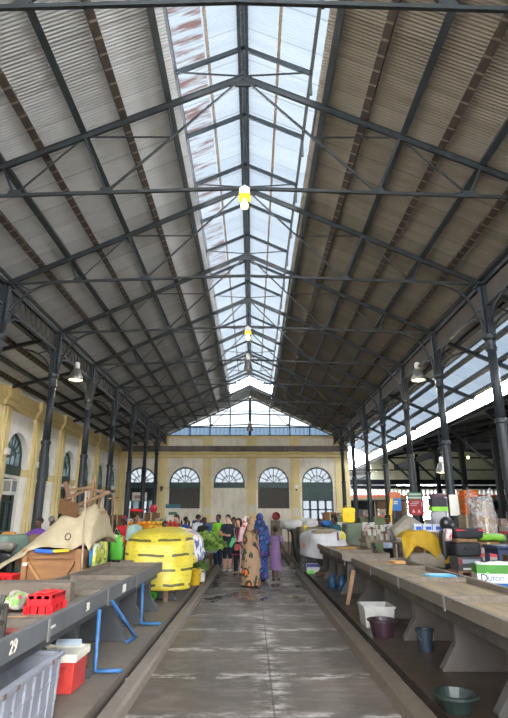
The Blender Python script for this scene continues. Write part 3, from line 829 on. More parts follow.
def crate_box(label, x, y, z, sx, sy, sz, m, rz=0, group=None, name='plastic_crate', slots=True, cat='crate'):
    t = thing(name, label, cat, (0, 0, 0), group)
    mb = MB(); w = .018
    for s in (-1, 1):
        for (a0, a1, hx) in ((-sx/2, sx/2, True), (-sy/2, sy/2, False)):
            off = s*(sy if hx else sx)/2
            def bx(u0, u1, v0, v1):
                if hx: mb.bb(u0, u1, off-w/2, off+w/2, v0, v1)
                else: mb.bb(off-w/2, off+w/2, u0, u1, v0, v1)
            bx(a0, a1, 0, sz*.25); bx(a0, a1, sz*.8, sz); bx(a0, a1, sz*.48, sz*.58)
            k = 5
            for i in range(k+1):
                u = a0+(a1-a0)*i/k; bx(u-.014, u+.014, 0, sz)
    mb.build('crate_body', m, t)
    MB().bb(-sx/2, sx/2, -sy/2, sy/2, 0, .015).build('base_panel', m, t)
    mb = MB()
    for s in (-1, 1): mb.bb(-sx/2-.015, sx/2+.015, s*sy/2-.018, s*sy/2+.018, sz-.02, sz+.008).bb(s*sx/2-.018, s*sx/2+.018, -sy/2, sy/2, sz-.02, sz+.008)
    mb.build('rim', m, t)
    return place(t, (x, y, z), rz)
def bucket(label, x, y, z, r0, r1, h, m, handle=True, name='bucket', cat='bucket', rimw=.012):
    t = thing(name, label, cat, (x, y, z))
    MB().lathe([(r0*.96, 0), (r0, .005), (r1, h), (r1-.008, h), (r0-.008, .012)], (x, y, z), 24, cap=(True, True)).build('vessel', m, t, smooth=False)
    MB().lathe([(r1-.006, h-.02), (r1+rimw, h-.02), (r1+rimw, h), (r1-.006, h+.004)], (x, y, z), 24, cap=(False, False)).build('rim', m, t)
    if handle:
        pts = [V((x + (r1+.01)*math.cos(a), y-.02-(r1*.55)*math.sin(a), z+h*.8-.08*math.sin(a))) for a in [PI*k/10 for k in range(11)]]
        MB().tube(pts, .004, 6).build('wire_handle', C('handle_wire', '#4A4A48', .4), t)
    return t
# ------------------------------------------------------------------ stall tables
def stall(label, xf, xb, y0, y1, zt, peds, joints, s, mtop, map_, mslab, zf=.12, AP=.13):
    """xf: aisle-side edge, xb: back edge; s=+1 when the aisle lies towards +x"""
    t = thing('stall_table', label, 'table', ((xf+xb)/2, (y0+y1)/2, zf))
    lo, hi = min(xf, xb), max(xf, xb)
    MB().bb(lo+.04, hi-.04, y0+.04, y1-.04, zt-.10, zt-.065).build('tabletop', mtop, t)
    MB().bb(xf-.03, xf+.03, y0, y1, zt-AP, zt).build('apron', map_, t, bevel=.006)
    MB().bb(xf-s*.05-.03, xf-s*.05+.0, y0+.05, y1-.05, zt-.25, zt-.10).build('under_beam', mslab, t)
    MB().bb(xb-.03, xb+.03, y0, y1, zt-.12, zt+.005).build('back_rim', 'rim', t, bevel=.006)
    for y in (y0+.02, y1-.02): MB().bb(lo+.03, hi-.03, y-.025, y+.025, zt-.15, zt-.002).build('end_rim', 'rim', t)
    for y in joints:
        MB().bb(lo+.03, hi-.03, y-.045, y+.045, zt-.09, zt-.004).build('divider', 'rim', t)
        MB().bb(xf+s*.031-.004, xf+s*.031+.004, y-.025, y+.025, zt-AP-.02, zt-.005).build('joint_plate', C('pale_joint_plate', '#7E7B76', .6), t)
    for y in peds:
        a = xf - s*.10
        poly = [(a, zt-.17), (a, .38), (xf+s*.06, zf+.02), (xf+s*.06, zf), (xb+s*.10, zf), (xb+s*.10, .3), (xb+s*.16, zt-.105), (a-s*.03, zt-.105)]
        MB().prism(poly, 'Y', y-.06, y+.06).build('pedestal_slab', mslab, t, bevel=.008)
    return t
lt = stall('long grey-edged stall table with stencilled numbers on the left of the aisle', -1.68, -2.62, 1.9, 10.3, .87, [2.3, 3.15, 5.95, 7.6, 8.75, 9.9], [3.0, 4.72, 6.55, 8.1], 1, 'table_top', 'apron', 'slab', AP=.155)
M['stencil'] = plain('stencil_white', '#D9D0BE', .7, .1, 30)
text('stencilled_number', '29', .125, 'stencil', lt, (-1.648, 4.05, .795), (PI/2, 0, PI/2))
text('stencilled_number', '30', .11, 'stencil', lt, (-1.648, 5.76, .795), (PI/2, 0, PI/2))
MB().bb(-1.652, -1.648, 7.25, 7.42, .74, .83).build('paper_label', 'white_paint', lt)
MB().bb(-1.652, -1.648, 4.70, 4.86, .78, .80).build('paper_label', 'white_paint', lt)
M['blue_pipe'] = plain('blue_pipe_paint', '#2F5F8F', .45, .2, 8)
for pts in ([(-1.80, 4.97, .72), (-1.80, 4.97, .13)], [(-1.62, 6.1, .72), (-1.62, 6.1, .15), (-1.60, 6.1, .145), (-1.34, 6.1, .145)],
            [(-1.66, 6.75, .72), (-1.54, 7.68, .15), (-1.56, 7.64, .145), (-1.60, 7.42, .145)], [(-1.66, 8.6, .72), (-1.66, 8.62, .15), (-1.64, 8.62, .145), (-1.36, 8.62, .145)]):
    MB().tube(pts, .021, 8).build('pipe_leg', 'blue_pipe', lt, smooth=True)
ra = stall('long worn timber stall table nearest the camera on the right of the aisle', 2.03, 2.95, 2.2, 11.4, .87, [3.4, 4.9, 6.2, 7.65, 9.2, 10.75], [4.2, 6.0, 7.8, 9.6], -1, 'table_top_r', 'apron_r', 'slab_r')
rb = stall('weathered stall table beyond the nearest one on the right, set closer to the kerb', 1.90, 2.85, 11.75, 16.3, .93, [12.0, 13.4, 14.8, 16.1], [13.2, 14.7], -1, 'table_top_r', 'rim', 'slab_r')
rc = stall('low stall table under the white printed sheet on the right', 1.90, 3.0, 16.6, 17.9, .93, [17.2], [], -1, 'table_top_r', 'rim', 'slab_r')
lb = stall('stall table hidden under the yellow tarpaulin on the left', -1.55, -2.5, 10.75, 13.1, .87, [11.2, 12.7], [], 1, 'table_top', 'apron', 'slab')
for i, (x, y) in enumerate(((-1.66, 10.95), (-1.66, 11.9))):
    MB().bb(x-.04, x+.04, y-.04, y+.04, .12, .72).build('timber_leg', 'old_wood', lb)
tag(MB().bar((1.74, 10.55, .12), (1.90, 10.66, .70), .05, .07, up=(1, 0, 0)).build('plank', 'old_wood'), 'narrow brown plank leaning on the far end of the nearest right table', 'plank')
# ------------------------------------------------------------------ goods on and under the left table
M['red_plastic'] = plain('red_plastic', '#D3222A', .4, .12, 4)
t = thing('plastic_basket', 'upside-down red plastic basket on the near left table', 'basket', (-1.95, 5.1, .85))
x0, x1, y0, y1 = -2.07, -1.86, 5.28, 5.66; zb, ztop = .805, .965
mb = MB()
def wallseg(p, q):
    p, q = V(p), V(q); n = 3
    for i in range(n):
        a, b = p.lerp(q, (i+.18)/n), p.lerp(q, (i+.82)/n)
        mb.bar((a.x, a.y, ztop-.02), (b.x, b.y, ztop-.02), .014, .03)
        mb.bar(p.lerp(q, (i+.0)/n)+V((0,0,ztop-.09)), p.lerp(q, i/n)+V((0,0,zb)), .05, .014, up=(q-p)) if False else None
    mb.bar((p.x, p.y, (ztop+zb+.065)/2), (q.x, q.y, (ztop+zb+.065)/2), .014, ztop-zb-.065)
    for i in range(n+1):
        c = p.lerp(q, i/n); d = (q-p).normalized()*.028
        mb.bar((c.x-d.x, c.y-d.y, (zb+ztop-.09)/2), (c.x+d.x, c.y+d.y, (zb+ztop-.09)/2), .014, ztop-.09-zb+.002)
for p, q in (((x0,y0,0),(x1,y0,0)), ((x1,y0,0),(x1,y1,0)), ((x1,y1,0),(x0,y1,0)), ((x0,y1,0),(x0,y0,0))): wallseg(p, q)
mb.build('basket_wall', 'red_plastic', t)
MB().bb(x0, x1, y0, y1, ztop-.012, ztop).bb(x0+.04, x1-.04, y0+.08, y1-.08, ztop, ztop+.02).build('basket_base', 'red_plastic', t, bevel=.006)
tag(MB().box((-2.33, 6.05, .90), (.84, .14, .19)).bb(-2.75, -1.92, 6.11, 6.28, .975, .995).build('plank_box', 'grey_board', bevel=.008), 'grey-brown timber beam lying across the left table behind the red basket', 'board')
tag(MB().box((-2.2, 4.9, .82), (.5, .2, .03), rz=.1).build('plank', 'pale_wood', bevel=.004), 'pale loose plank in front of the red basket', 'plank')
tag(MB().box((-2.0, 4.5, .813), (.42, .16, .015), rz=-.1).build('tray', C('maroon_tray', '#8E3A38', .5)), 'thin maroon tray on the left table beside the pale plank', 'tray')
def printed(name, base, cols, scale=9, thr=.55, rough=.5, src='Object', stretch=(1,1,1)):
    n = NT(name); v = n.mapping(stretch, src=src)
    vo = n.node('ShaderNodeTexVoronoi'); vo.inputs['Scale'].default_value = scale; n.link(v, vo.inputs['Vector'])
    hs = n.sep(vo.outputs['Color'])
    c = hexc(base) if isinstance(base, str) else base
    f = n.noise(v, scale*.6, 3)
    out = n.ramp(n.noise(v, 3, 4), [(.3, shade(c, .85)), (.7, shade(c, 1.1))])
    for i, col in enumerate(cols):
        lo = thr + (1-thr)*i/len(cols); hi = thr + (1-thr)*(i+1)/len(cols)
        m = n.math('MULTIPLY', n.math('GREATER_THAN', hs[0], lo), n.math('LESS_THAN', hs[0], hi))
        m = n.math('MULTIPLY', m, n.ramp(f, [(.4, 0), (.5, 1)]))
        out = n.mix(m, out, hexc(col))
    n.base(out); n.rough(rough)
    M[name] = n.m
    return name
printed('printed_carrier_bag', '#BDB9B0', ['#6F9A4A', '#A8564E', '#8FA860'], 26, .3)
mb = heap(MB(), (-2.25, 5.45, .89), (.20, .26, .14), .6, .6, .05, 11, 18, 10, -.95); tag(mb.build('carrier_bag', 'printed_carrier_bag', smooth=True), 'crumpled white and green printed bag left of the red basket', 'bag')
M['rust'] = plain('rusty_grey_metal', '#3E3A36', .6, .4, 20)
t = thing('wire_cage', 'rusty grey metal cage standing at the near edge of the left table', 'cage', (-1.83, 4.05, .85))
mb = MB(); X0, X1, Y0, Y1 = -2.15, -1.80, 3.7, 4.2
for x in (X0, X1):
    for y in (Y0, Y1): mb.bb(x-.015, x+.015, y-.015, y+.015, .805, 1.05)
for z in (.82, .93, 1.04):
    for x in (X0, X1): mb.bb(x-.01, x+.01, Y0, Y1, z-.012, z+.012)
    for y in (Y0, Y1): mb.bb(X0, X1, y-.01, y+.01, z-.012, z+.012)
mb.build('cage_frame', 'rust', t)
mb = MB()
for i in range(1, 5):
    x = X0+(X1-X0)*i/5; mb.bb(x-.006, x+.006, Y1-.006, Y1+.006, .86, 1.05).bb(x-.006, x+.006, Y0-.006, Y0+.006, .86, 1.05)
    y = Y0+(Y1-Y0)*i/5; mb.bb(X1-.006, X1+.006, y-.006, y+.006, .86, 1.05)
mb.build('bars', 'rust', t)
MB().bar((-1.9, 4.25, .81), (-1.86, 4.28, 1.1), .03, .03).build('handle', 'rust', t)
# grey plastic bin in the left foreground
M['grey_bin'] = plain('dusty_grey_plastic', '#888A93', .55, .18, 3)
t = thing('plastic_bin', 'large dusty grey plastic bin standing before the left table', 'bin', (-1.85, 4.2, .12))
def tapered(x0, x1, y0, y1, z0, z1, k, w, m, nm):
    cx, cy = (x0+x1)/2, (y0+y1)/2
    def ring(f, ins): return [(cx+(x-cx)*f+ins*sx, cy+(y-cy)*f+ins*sy) for x, y, sx, sy in ((x0,y0,1,1), (x1,y0,-1,1), (x1,y1,-1,-1), (x0,y1,1,-1))]
    mb = MB(); o0, o1, i1, i0 = ring(k, 0), ring(1, 0), ring(1, w), ring(k, w)
    vs = [[mb.v((*p, z)) for p in r] for r, z in ((o0, z0), (o1, z1), (i1, z1), (i0, z0+w))]
    for a, b in zip(vs, vs[1:]):
        for i in range(4): mb.bm.faces.new([a[i], a[(i+1) % 4], b[(i+1) % 4], b[i]])
    mb.bm.faces.new(vs[0][::-1]); mb.bm.faces.new(vs[3])
    return mb.build(nm, m, t, bevel=.01)
tapered(-2.12, -1.585, 3.4, 4.88, .12, .585, .96, .02, 'grey_bin', 'bin_body')
mb = MB()
for x in (-2.12, -1.585): mb.bb(x-.03, x+.03, 3.37, 4.91, .56, .595)
for y in (3.4, 4.88): mb.bb(-2.12, -1.585, y-.03, y+.03, .56, .595)
mb.build('rim', 'grey_bin', t, bevel=.008)
mb = MB()
for y in [3.5+.165*i for i in range(9)]:
    mb.bar((-1.596, y, .14), (-1.575, y, .57), .02, .02)
for z in (.26, .42): mb.bb(-1.60, -1.573+(z-.5)*.05, 3.43, 4.86, z-.008, z+.008)
mb.build('ribs', 'grey_bin', t)
for y, z in ((3.78, .57), (3.98, .57), (4.62, .57)): MB().bb(-1.572, -1.553, y-.025, y+.025, z-.015, z+.018).build('grime_mark', C('brown_grime', '#6E5A4C', .8), t)
# red cool box
M['cool_red'] = plain('faded_red_cooler', '#B83A34', .45, .15, 4)
t = thing('cool_box', 'red cool box with dirty white rim under the left table', 'cool box', (-1.76, 5.7, .12))
tapered(-2.02, -1.63, 5.42, 5.82, .12, .40, .97, .03, 'cool_red', 'box_body')
tapered(-2.04, -1.61, 5.40, 5.84, .38, .45, 1.0, .045, C('dirty_white_plastic', '#D6CFC0', .5), 'rim')
MB().box((-1.82, 5.81, .462), (.24, .05, .05), rx=.5).build('open_lid', C('pale_blue_liner', '#B9C6D6', .4), t)
mb = MB().bb(-1.92, -1.89, 5.412, 5.422, .2, .34).bb(-1.74, -1.71, 5.412, 5.422, .2, .34).bb(-1.92, -1.71, 5.412, 5.422, .33, .35); mb.build('moulded_panel', 'cool_red', t)
tag(heap(MB(), (-1.95, 5.43, .475), (.12, .12, .07), .8, .8, .01, 12, 12, 8).build('rag', C('dark_olive_rag', '#4A4A3E', .8), smooth=True), 'dark rag lying on the rim of the red cool box', 'rag')
tag(MB().box((-1.33, 6.35, .001), (.09, .07, .02), rz=.4).build('paper_scrap', 'white_paint', bevel=.004), 'white paper scrap lying in the left drain channel', 'paper')
# ------------------------------------------------------------------ big crate under a canvas
cr = thing('wooden_crate', 'big reddish-brown braced wooden crate under a beige canvas behind the left table', 'crate', (-3.27, 10, .12))
X0, X1, Y0, Y1, Z0, Z1 = -3.72, -2.85, 9.2, 10.75, .12, 1.16
MB().bb(X0+.03, X1-.03, Y0+.03, Y1-.03, Z0+.02, Z1-.02).build('panel_box', 'crate_wood', cr)
for x in (X0, X1):
    for y in (Y0, Y1): MB().bb(x-.045, x+.045, y-.03, y+.03, Z0, Z1).build('corner_post', 'crate_frame', cr)
for y in (Y0, Y1):
    for z in (Z0+.09, Z1-.08): MB().bb(X0, X1, y-.018, y+.018, z-.07, z+.07).build('rail', 'crate_wood', cr)
for x in (X0, X1):
    for z in (Z0+.09, Z1-.08): MB().bb(x-.018, x+.018, Y0, Y1, z-.07, z+.07).build('rail', 'crate_wood', cr)
MB().bar((X0+.06, Y0-.005, Z1-.2), (X0+.62, Y0-.005, Z0+.12), .03, .10, up=(0, 1, 0)).build('brace', 'pale_wood', cr)
MB().bar((X1-.06, Y0-.005, Z1-.2), (X0+.40, Y0-.005, Z0+.12), .028, .09, up=(0, 1, 0)).build('brace', 'crate_frame', cr)
MB().bb(X0-.02, X0+.05, Y0-.036, Y0-.03, .90, .95).build('paper_label', 'white_paint', cr)
def canvas_mat():
    n = NT('beige_canvas'); v = n.mapping()
    a = n.noise(v, 3, 5); b = n.noise(v, 60, 2)
    base = n.ramp(a, [(.3, hexc('#9C8F74')), (.7, hexc('#B5A88A'))])
    X, Y, Z = n.sep(v)
    # faded drawn ink figure on the right of the sheet
    wv = n.node('ShaderNodeTexWave', wave_type='RINGS'); n.link(n.mapping((1.6, 1.6, 2.2), loc=(4.45, -15.2, -3.4)), wv.inputs['Vector'])
    wv.inputs['Scale'].default_value = 2.2; wv.inputs['Distortion'].default_value = 9; wv.inputs['Detail'].default_value = 3
    m = n.math('MULTIPLY', n.ramp(wv.outputs['Fac'], [(.35, .75), (.5, 0)]), n.math('GREATER_THAN', X, .05))
    m = n.math('MULTIPLY', m, n.math('MULTIPLY', n.math('LESS_THAN', X, .33), n.math('GREATER_THAN', Z, 1.22)))
    base = n.mix(m, base, hexc('#5F584C'))
    n.base(base); n.rough(.9); n.bump(b, .1, .005)
    M['canvas'] = n.m
canvas_mat()
cv = thing('canvas_sheet', 'beige canvas sheet draped over the wooden crate and its load', 'canvas', (-3.2, 9.9, 1.16))
def canvas_fn(u, v):
    # u across x (left far corner .. right), v from front hem over the load to the back hem
    a = v*2-1                              # -1 front .. 1 back
    ridge = max(0, 1-abs(a)**2.6)
    yy = 9.98 + a*.86
    prof = [(0, -4.55, .70), (.12, -4.1, .98), (.3, -3.62, 1.42), (.45, -3.34, 1.74), (.62, -3.05, 1.82), (.8, -2.84, 1.88), (.9, -2.72, 1.72), (1, -2.66, 1.30)]
    for (u0, x0, z0), (u1, x1, z1) in zip(prof, prof[1:]):
        if u <= u1+1e-6:
            k = (u-u0)/(u1-u0); x = x0+(x1-x0)*k; zt = z0+(z1-z0)*k; break
    zb = min(zt-.05, 1.17 if u > .28 else .62 + .5*u/.28)
    z = zb + (zt-zb)*ridge
    if u < .3: yy = 9.98 + a*(.86 if a < 0 else .5)*(.25+.75*u/.3) - .55*(1-u/.3)
    w = .05*mnoise.noise(V((x*3, yy*3, z*2)))+.02*math.sin(u*26+a*2)*(1-ridge*.5)
    return V((x, yy + (w if abs(a) > .4 else 0)*1.2, z + w*.8 + (.03*math.sin(u*17) if abs(a) > .95 else 0)))
mb = MB(); mb.grid(canvas_fn, 60, 34); mb.build('sheet', 'canvas', cv, smooth=True, solid=.012)
pts = [V((-3.05+.045*math.cos(a), 9.17+.02*math.sin(a), 1.35+.05*math.sin(a))) for a in [2*PI*k/14 for k in range(14)]]
MB().tube(pts+[pts[0]], .008, 6).build('eyelet_mark', C('dark_ink', '#4A443A', .8), cv)
heap(MB(), (-3.1, 10.05, 1.47), (.58, 1.0, .56), .4, .4, .02, 2).build('load', C('sack_load', '#8C7F68', .9), cv, smooth=True)
tag(MB().box((-3.40, 9.11, 1.13), (.30, .03, .06), ry=.06).build('folded_cloth', C('bright_blue_cloth', '#2A5FC0', .6), bevel=.01), 'blue cloth edge showing between canvas and crate', 'cloth')
tag(MB().box((-3.12, 9.11, 1.135), (.26, .03, .05), ry=-.05).build('folded_cloth', C('yellow_cloth', '#D9B52A', .6), bevel=.01), 'yellow cloth edge showing between canvas and crate', 'cloth')
tag(MB().box((-2.80, 9.85, 1.00), (.05, .34, .26), rx=.1).build('plastic_sheet', C('sky_blue_plastic', '#4E9AD8', .35), bevel=.012), 'light blue plastic hanging on the right side of the crate', 'plastic')
printed('lime_printed_bag', '#B5BF45', ['#D9D9CE', '#5F8A3E', '#D9D250'], 11, .25)
tag(heap(MB(), (-2.78, 10.15, 1.02), (.09, .8, .42), .35, .35, .045, 6, 24, 14, seed=2).build('carrier_bag', 'lime_printed_bag', smooth=True), 'lime and white printed bag hanging on the right side of the crate', 'bag')
# overturned chair and panel on top of the canvas
ch = thing('wooden_chair', 'old brown wooden chair lying on its side on top of the canvas', 'chair', (-3.0, 9.9, 1.8))
def at(x, y, Y):
    th = .2929; f = 526.3; u = x-254; v = 359-y
    fy = f*math.cos(th)-v*math.sin(th); fz = f*math.sin(th)+v*math.cos(th); t = Y/fy
    return V((u*t, Y, 1.65+fz*t))
pan = [(-3.46, 9.55, 1.98), (-3.14, 9.47, 1.91), (-3.16, 9.53, 1.72), (-3.50, 9.60, 1.79)]
pan = [at(62, 498, 9.60), at(80, 504, 9.45), at(78, 518, 9.45), at(60, 513, 9.60)]
mb = MB(); nrm = V((.25, 1, 0)).normalized()*.025
A = [mb.v(p-nrm) for p in pan]; B = [mb.v(p+nrm) for p in pan]
mb.bm.faces.new(A[::-1]); mb.bm.faces.new(B)
for i in range(4): mb.bm.faces.new([A[i], A[(i+1) % 4], B[(i+1) % 4], B[i]])
mb.build('seat', C('dark_seat_board', '#5E4024', .7, .25, 12), ch)
def leg(a, b, nm, w=.045, m='old_wood'): MB().bar(a, b, w, w).build(nm, m, ch)
leg(at(67, 499, 9.62), at(89, 489, 10.05), 'leg', .05); leg(at(79, 505, 9.47), at(111, 492, 9.95), 'leg', .05)
leg(at(79, 516, 9.47), at(108, 512, 9.95), 'leg', .045); leg(at(62, 511, 9.62), at(90, 507, 10.05), 'leg', .045)
leg(at(67, 482, 9.85), at(71, 500, 9.8), 'back_post', .06); leg(at(95, 479, 10.0), at(91, 512, 9.95), 'back_post', .06)
leg(at(70, 490, 9.85), at(94, 487, 10.0), 'back_rail', .045)
leg(at(89, 489, 10.0), at(111, 492, 9.95), 'stretcher', .04); leg(at(102, 494, 9.93), at(99, 513, 9.93), 'stretcher', .045); leg(at(88, 497, 9.75), at(88, 514, 9.75), 'stretcher', .04)
tag(MB().tube([(-2.72, 9.08, .12), (-2.80, 9.10, 2.08)], .016, 8).build('pole', C('pale_stick', '#9C8A76', .7)), 'thin pale stick standing in front of the canvas-covered crate', 'pole')
t = thing('pole_stand', 'brown T-topped wooden pole between the crate and the yellow tarpaulin', 'pole', (-3.06, 12.2, .12))
MB().tube([(-3.06, 12.2, .12), (-3.12, 12.2, 2.08)], .022, 8).build('shaft', 'old_wood', t)
MB().bar((-3.24, 12.2, 2.06), (-3.0, 12.2, 2.09), .035, .03).build('cross_bar', 'old_wood', t)
printed('green_shop_bag', '#57B53A', ['#3E8F2A', '#E2D8C0', '#2A2A2A', '#C26A4A'], 7, .75)
t = thing('carrier_bag', 'bright green printed carrier bag hanging left of the yellow tarpaulin', 'bag', (-2.85, 11.55, .85))
heap(MB(), (-2.82, 11.6, 1.06), (.30, .12, .50), .35, .5, .015, 6).build('bag_body', 'green_shop_bag', t, smooth=True)
MB().tube([(-2.92, 11.6, 1.28), (-2.9, 11.75, 1.45), (-2.76, 11.6, 1.28)], .008, 6).build('strap', 'green_shop_bag', t)
tag(heap(MB(), (-3.05, 11.45, .86), (.2, .25, .5), .5, .6, .03, 5).build('carrier_bag', C('navy_bag', '#22365F', .6), smooth=True), 'dark blue bag between the crate and the green bag', 'bag')
for z0, h, X_, Y_, sx in ((.12, .5, -2.93, 11.55, .5),):
    crate_box('dark crate holding up the blue and green bags', X_, Y_, z0, .55, .5, .5, C('dark_plastic', '#2E2F33', .5))
# red tub, green tarp, trolley, brown panel at far left
crate_box('red plastic crate standing left of the big wooden crate', -3.98, 9.05, .42, .42, .36, .36, 'red_plastic')
crate_box('grey crate under the red crate, left of the wooden crate', -3.98, 9.05, .12, .44, .38, .29, 'grey_bin')
M['green_tarp'] = plain('faded_green_tarp', '#6E8578', .8, .2, 3, bump=.2)
tag(drape(MB(), -5.6, -4.55, 10.3, 11.3, 1.32, .14, .05, 10, .12).build('tarpaulin_cover', 'green_tarp', smooth=True, solid=.012), 'faded green tarpaulin over a stall at the left edge behind the wooden crate', 'tarpaulin')
t = thing('hand_trolley', 'black hand trolley with grey cloth at the left edge before the green tarpaulin', 'trolley', (-4.3, 9.6, .12))
for x in (-4.48, -4.12): MB().tube([(x, 9.6, .2), (x, 9.62, 1.05), (x+.02, 9.7, 1.2)], .02, 8).build('side_tube', C('black_metal', '#1E1F22', .4), t)
for z in (.4, .7, 1.0): MB().bb(-4.48, -4.12, 9.59, 9.63, z-.015, z+.015).build('cross_bar', 'black_metal', t)
for x in (-4.5, -4.1): MB().lathe([(.0, -.025), (.08, -.025), (.08, .025), (0, .025)], (0, 0, 0), 16).build('wheel', 'black_metal', t)
for w_ in [c for c in t.children if c.name.startswith('wheel')]:
    pass
heap(MB(), (-4.3, 9.62, 1.18), (.42, .3, .14), .6, .6, .03, 6).build('folded_cloth', C('grey_cloth', '#77736C', .9), t, smooth=True)
heap(MB(), (-4.3, 9.75, .72), (.32, .22, .8), .5, .5, .03, 4).build('black_sack', C('black_plastic', '#1B1B1E', .35), t, smooth=True)
ws = [c for c in t.children if c.name.startswith('wheel')]
for w_, x in zip(ws, (-4.52, -4.08)):
    w_.rotation_euler = (0, PI/2, 0); w_.location = V((x, 9.6, .20)) - V(t.location) + Matrix.Rotation(PI/2, 3, 'Y') @ V(t.location)
tag(MB().box((-4.42, 11.05+.6, .72), (.5, .04, 1.2), rz=.05).build('board', 'old_wood', bevel=.004), 'dark brown upright board behind the green tarpaulin stall', 'board')
# ------------------------------------------------------------------ yellow printed tarpaulin
def ytarp():
    n = NT('yellow_printed_tarp'); v = n.mapping(); X, Y, Z = n.sep(v)
    a = n.noise(v, 4, 5); base = n.ramp(a, [(.3, hexc('#B8A62C')), (.7, hexc('#D2C24A'))])
    wob = n.math('ADD', Z, n.math('MULTIPLY', n.noise(v, 2.2, 2), .10))
    row = n.math('LESS_THAN', n.math('ABSOLUTE', n.math('SUBTRACT', n.math('FRACT', n.math('DIVIDE', wob, .27)), .5)), .085)
    dash = n.math('LESS_THAN', n.math('FRACT', n.math('ADD', n.math('MULTIPLY', n.math('ADD', X, n.math('MULTIPLY', Y, .6)), 1.55), n.math('MULTIPLY', n.math('FLOOR', n.math('DIVIDE', wob, .27)), .37))), .78)
    m = n.math('MULTIPLY', row, dash)
    fine = n.math('LESS_THAN', n.math('ABSOLUTE', n.math('SUBTRACT', n.math('FRACT', n.math('DIVIDE', wob, .09)), .25)), .04)
    fm = n.math('MULTIPLY', n.math('MULTIPLY', fine, n.ramp(n.noise(v, 12, 2), [(.5, 0), (.56, 1)])), .6)
    base = n.mix(n.math('MAXIMUM', n.math('MULTIPLY', m, .88), fm), base, hexc('#2B2A22'))
    # far corner carries a white, blue and orange print
    corner = n.ramp(n.math('ADD', n.math('MULTIPLY', n.math('SUBTRACT', Y, .0), .6), X), [(.74, 0), (.76, 1)])
    vo = n.node('ShaderNodeTexVoronoi'); vo.inputs['Scale'].default_value = 6; n.link(v, vo.inputs['Vector'])
    h = n.sep(vo.outputs['Color'])[0]
    pc = n.ramp(h, [(0, hexc('#E6E4EA')), (.45, hexc('#3A4F9A')), (.62, hexc('#E8E8EC')), (.8, hexc('#E0A42A'))], 'CONSTANT')
    base = n.mix(corner, base, pc)
    n.base(base); n.rough(.45); n.bump(n.noise(v, 9, 4), .35, .02); M['ytarp'] = n.m
ytarp()
yt = thing('tarpaulin', 'yellow tarpaulin with dark printed lines heaped over a left stall table', 'tarpaulin', (-2.25, 11.9, .88))
def yt_fn(u, v):
    th = 2*PI*u; cx, cy = -1.90, 11.95
    e = .55
    cxs, sn = sgnp(math.cos(th), e), sgnp(math.sin(th), e)
    if v < .5:
        k = v/.5; r = math.sin(k*PI/2); z = .95 + .5*sgnp(math.cos(k*PI/2), .55)
        rx, ry = .68*r, 1.22*r
    else:
        k = (v-.5)/.5; r = 1; z = .95 - k*(.62 if sn < .2 else .2)
        rx, ry = .68+.03*math.sin(k*3), 1.22+.03*k
        if cxs > .5 and sn > -.6: z = .95 - k*.18
    x = cx + rx*cxs; y = cy + ry*sn
    if cxs > 0 and sn > -.2 and v > .25: x -= .0
    x += .16*(sn+1)/2*(1 if cxs > 0 else .3)
    nz = mnoise.noise(V((x*2.2, y*2.2, z*2.2)))
    d = V((cxs, sn, .5)).normalized()*((.065*nz) + .03*mnoise.noise(V((x*7, y*7, z*7))))
    return V((x, y, z)) + d
mb = MB(); mb.grid(yt_fn, 64, 26); bmesh.ops.remove_doubles(mb.bm, verts=mb.bm.verts, dist=.001); o = mb.build('sheet', 'ytarp', yt, smooth=True, solid=.012)
heap(MB(), (-1.9, 11.95, 1.12), (1.15, 2.1, .46), .5, .5, .02).build('load', C('sack_load', '#8C7F68', .9), yt, smooth=True)
bucket('yellow plastic bucket on the left platform edge past the yellow tarpaulin', -1.37, 13.5, .12, .11, .14, .36, C('yellow_bucket', '#DDB21C', .4))
tag(MB().ball((-1.95, 11.15, .24), .12, 14, 10, (1, 1, 1)).build('plastic_ball', C('green_ball', '#4FB43A', .4), smooth=True), 'bright green ball-like bag on the platform below the yellow tarpaulin', 'bag')
tag(MB().tube([(-1.9, 12.4, .32), (-1.38, 12.4, .36)], .03, 8).build('tube_bar', 'rust'), 'grey metal bar sticking out below the yellow tarpaulin', 'bar')
bucket('dark blue bucket in the shade below the yellow tarpaulin', -2.25, 10.6+.55, .12, .12, .15, .3, C('navy_plastic', '#2B3D52', .5))
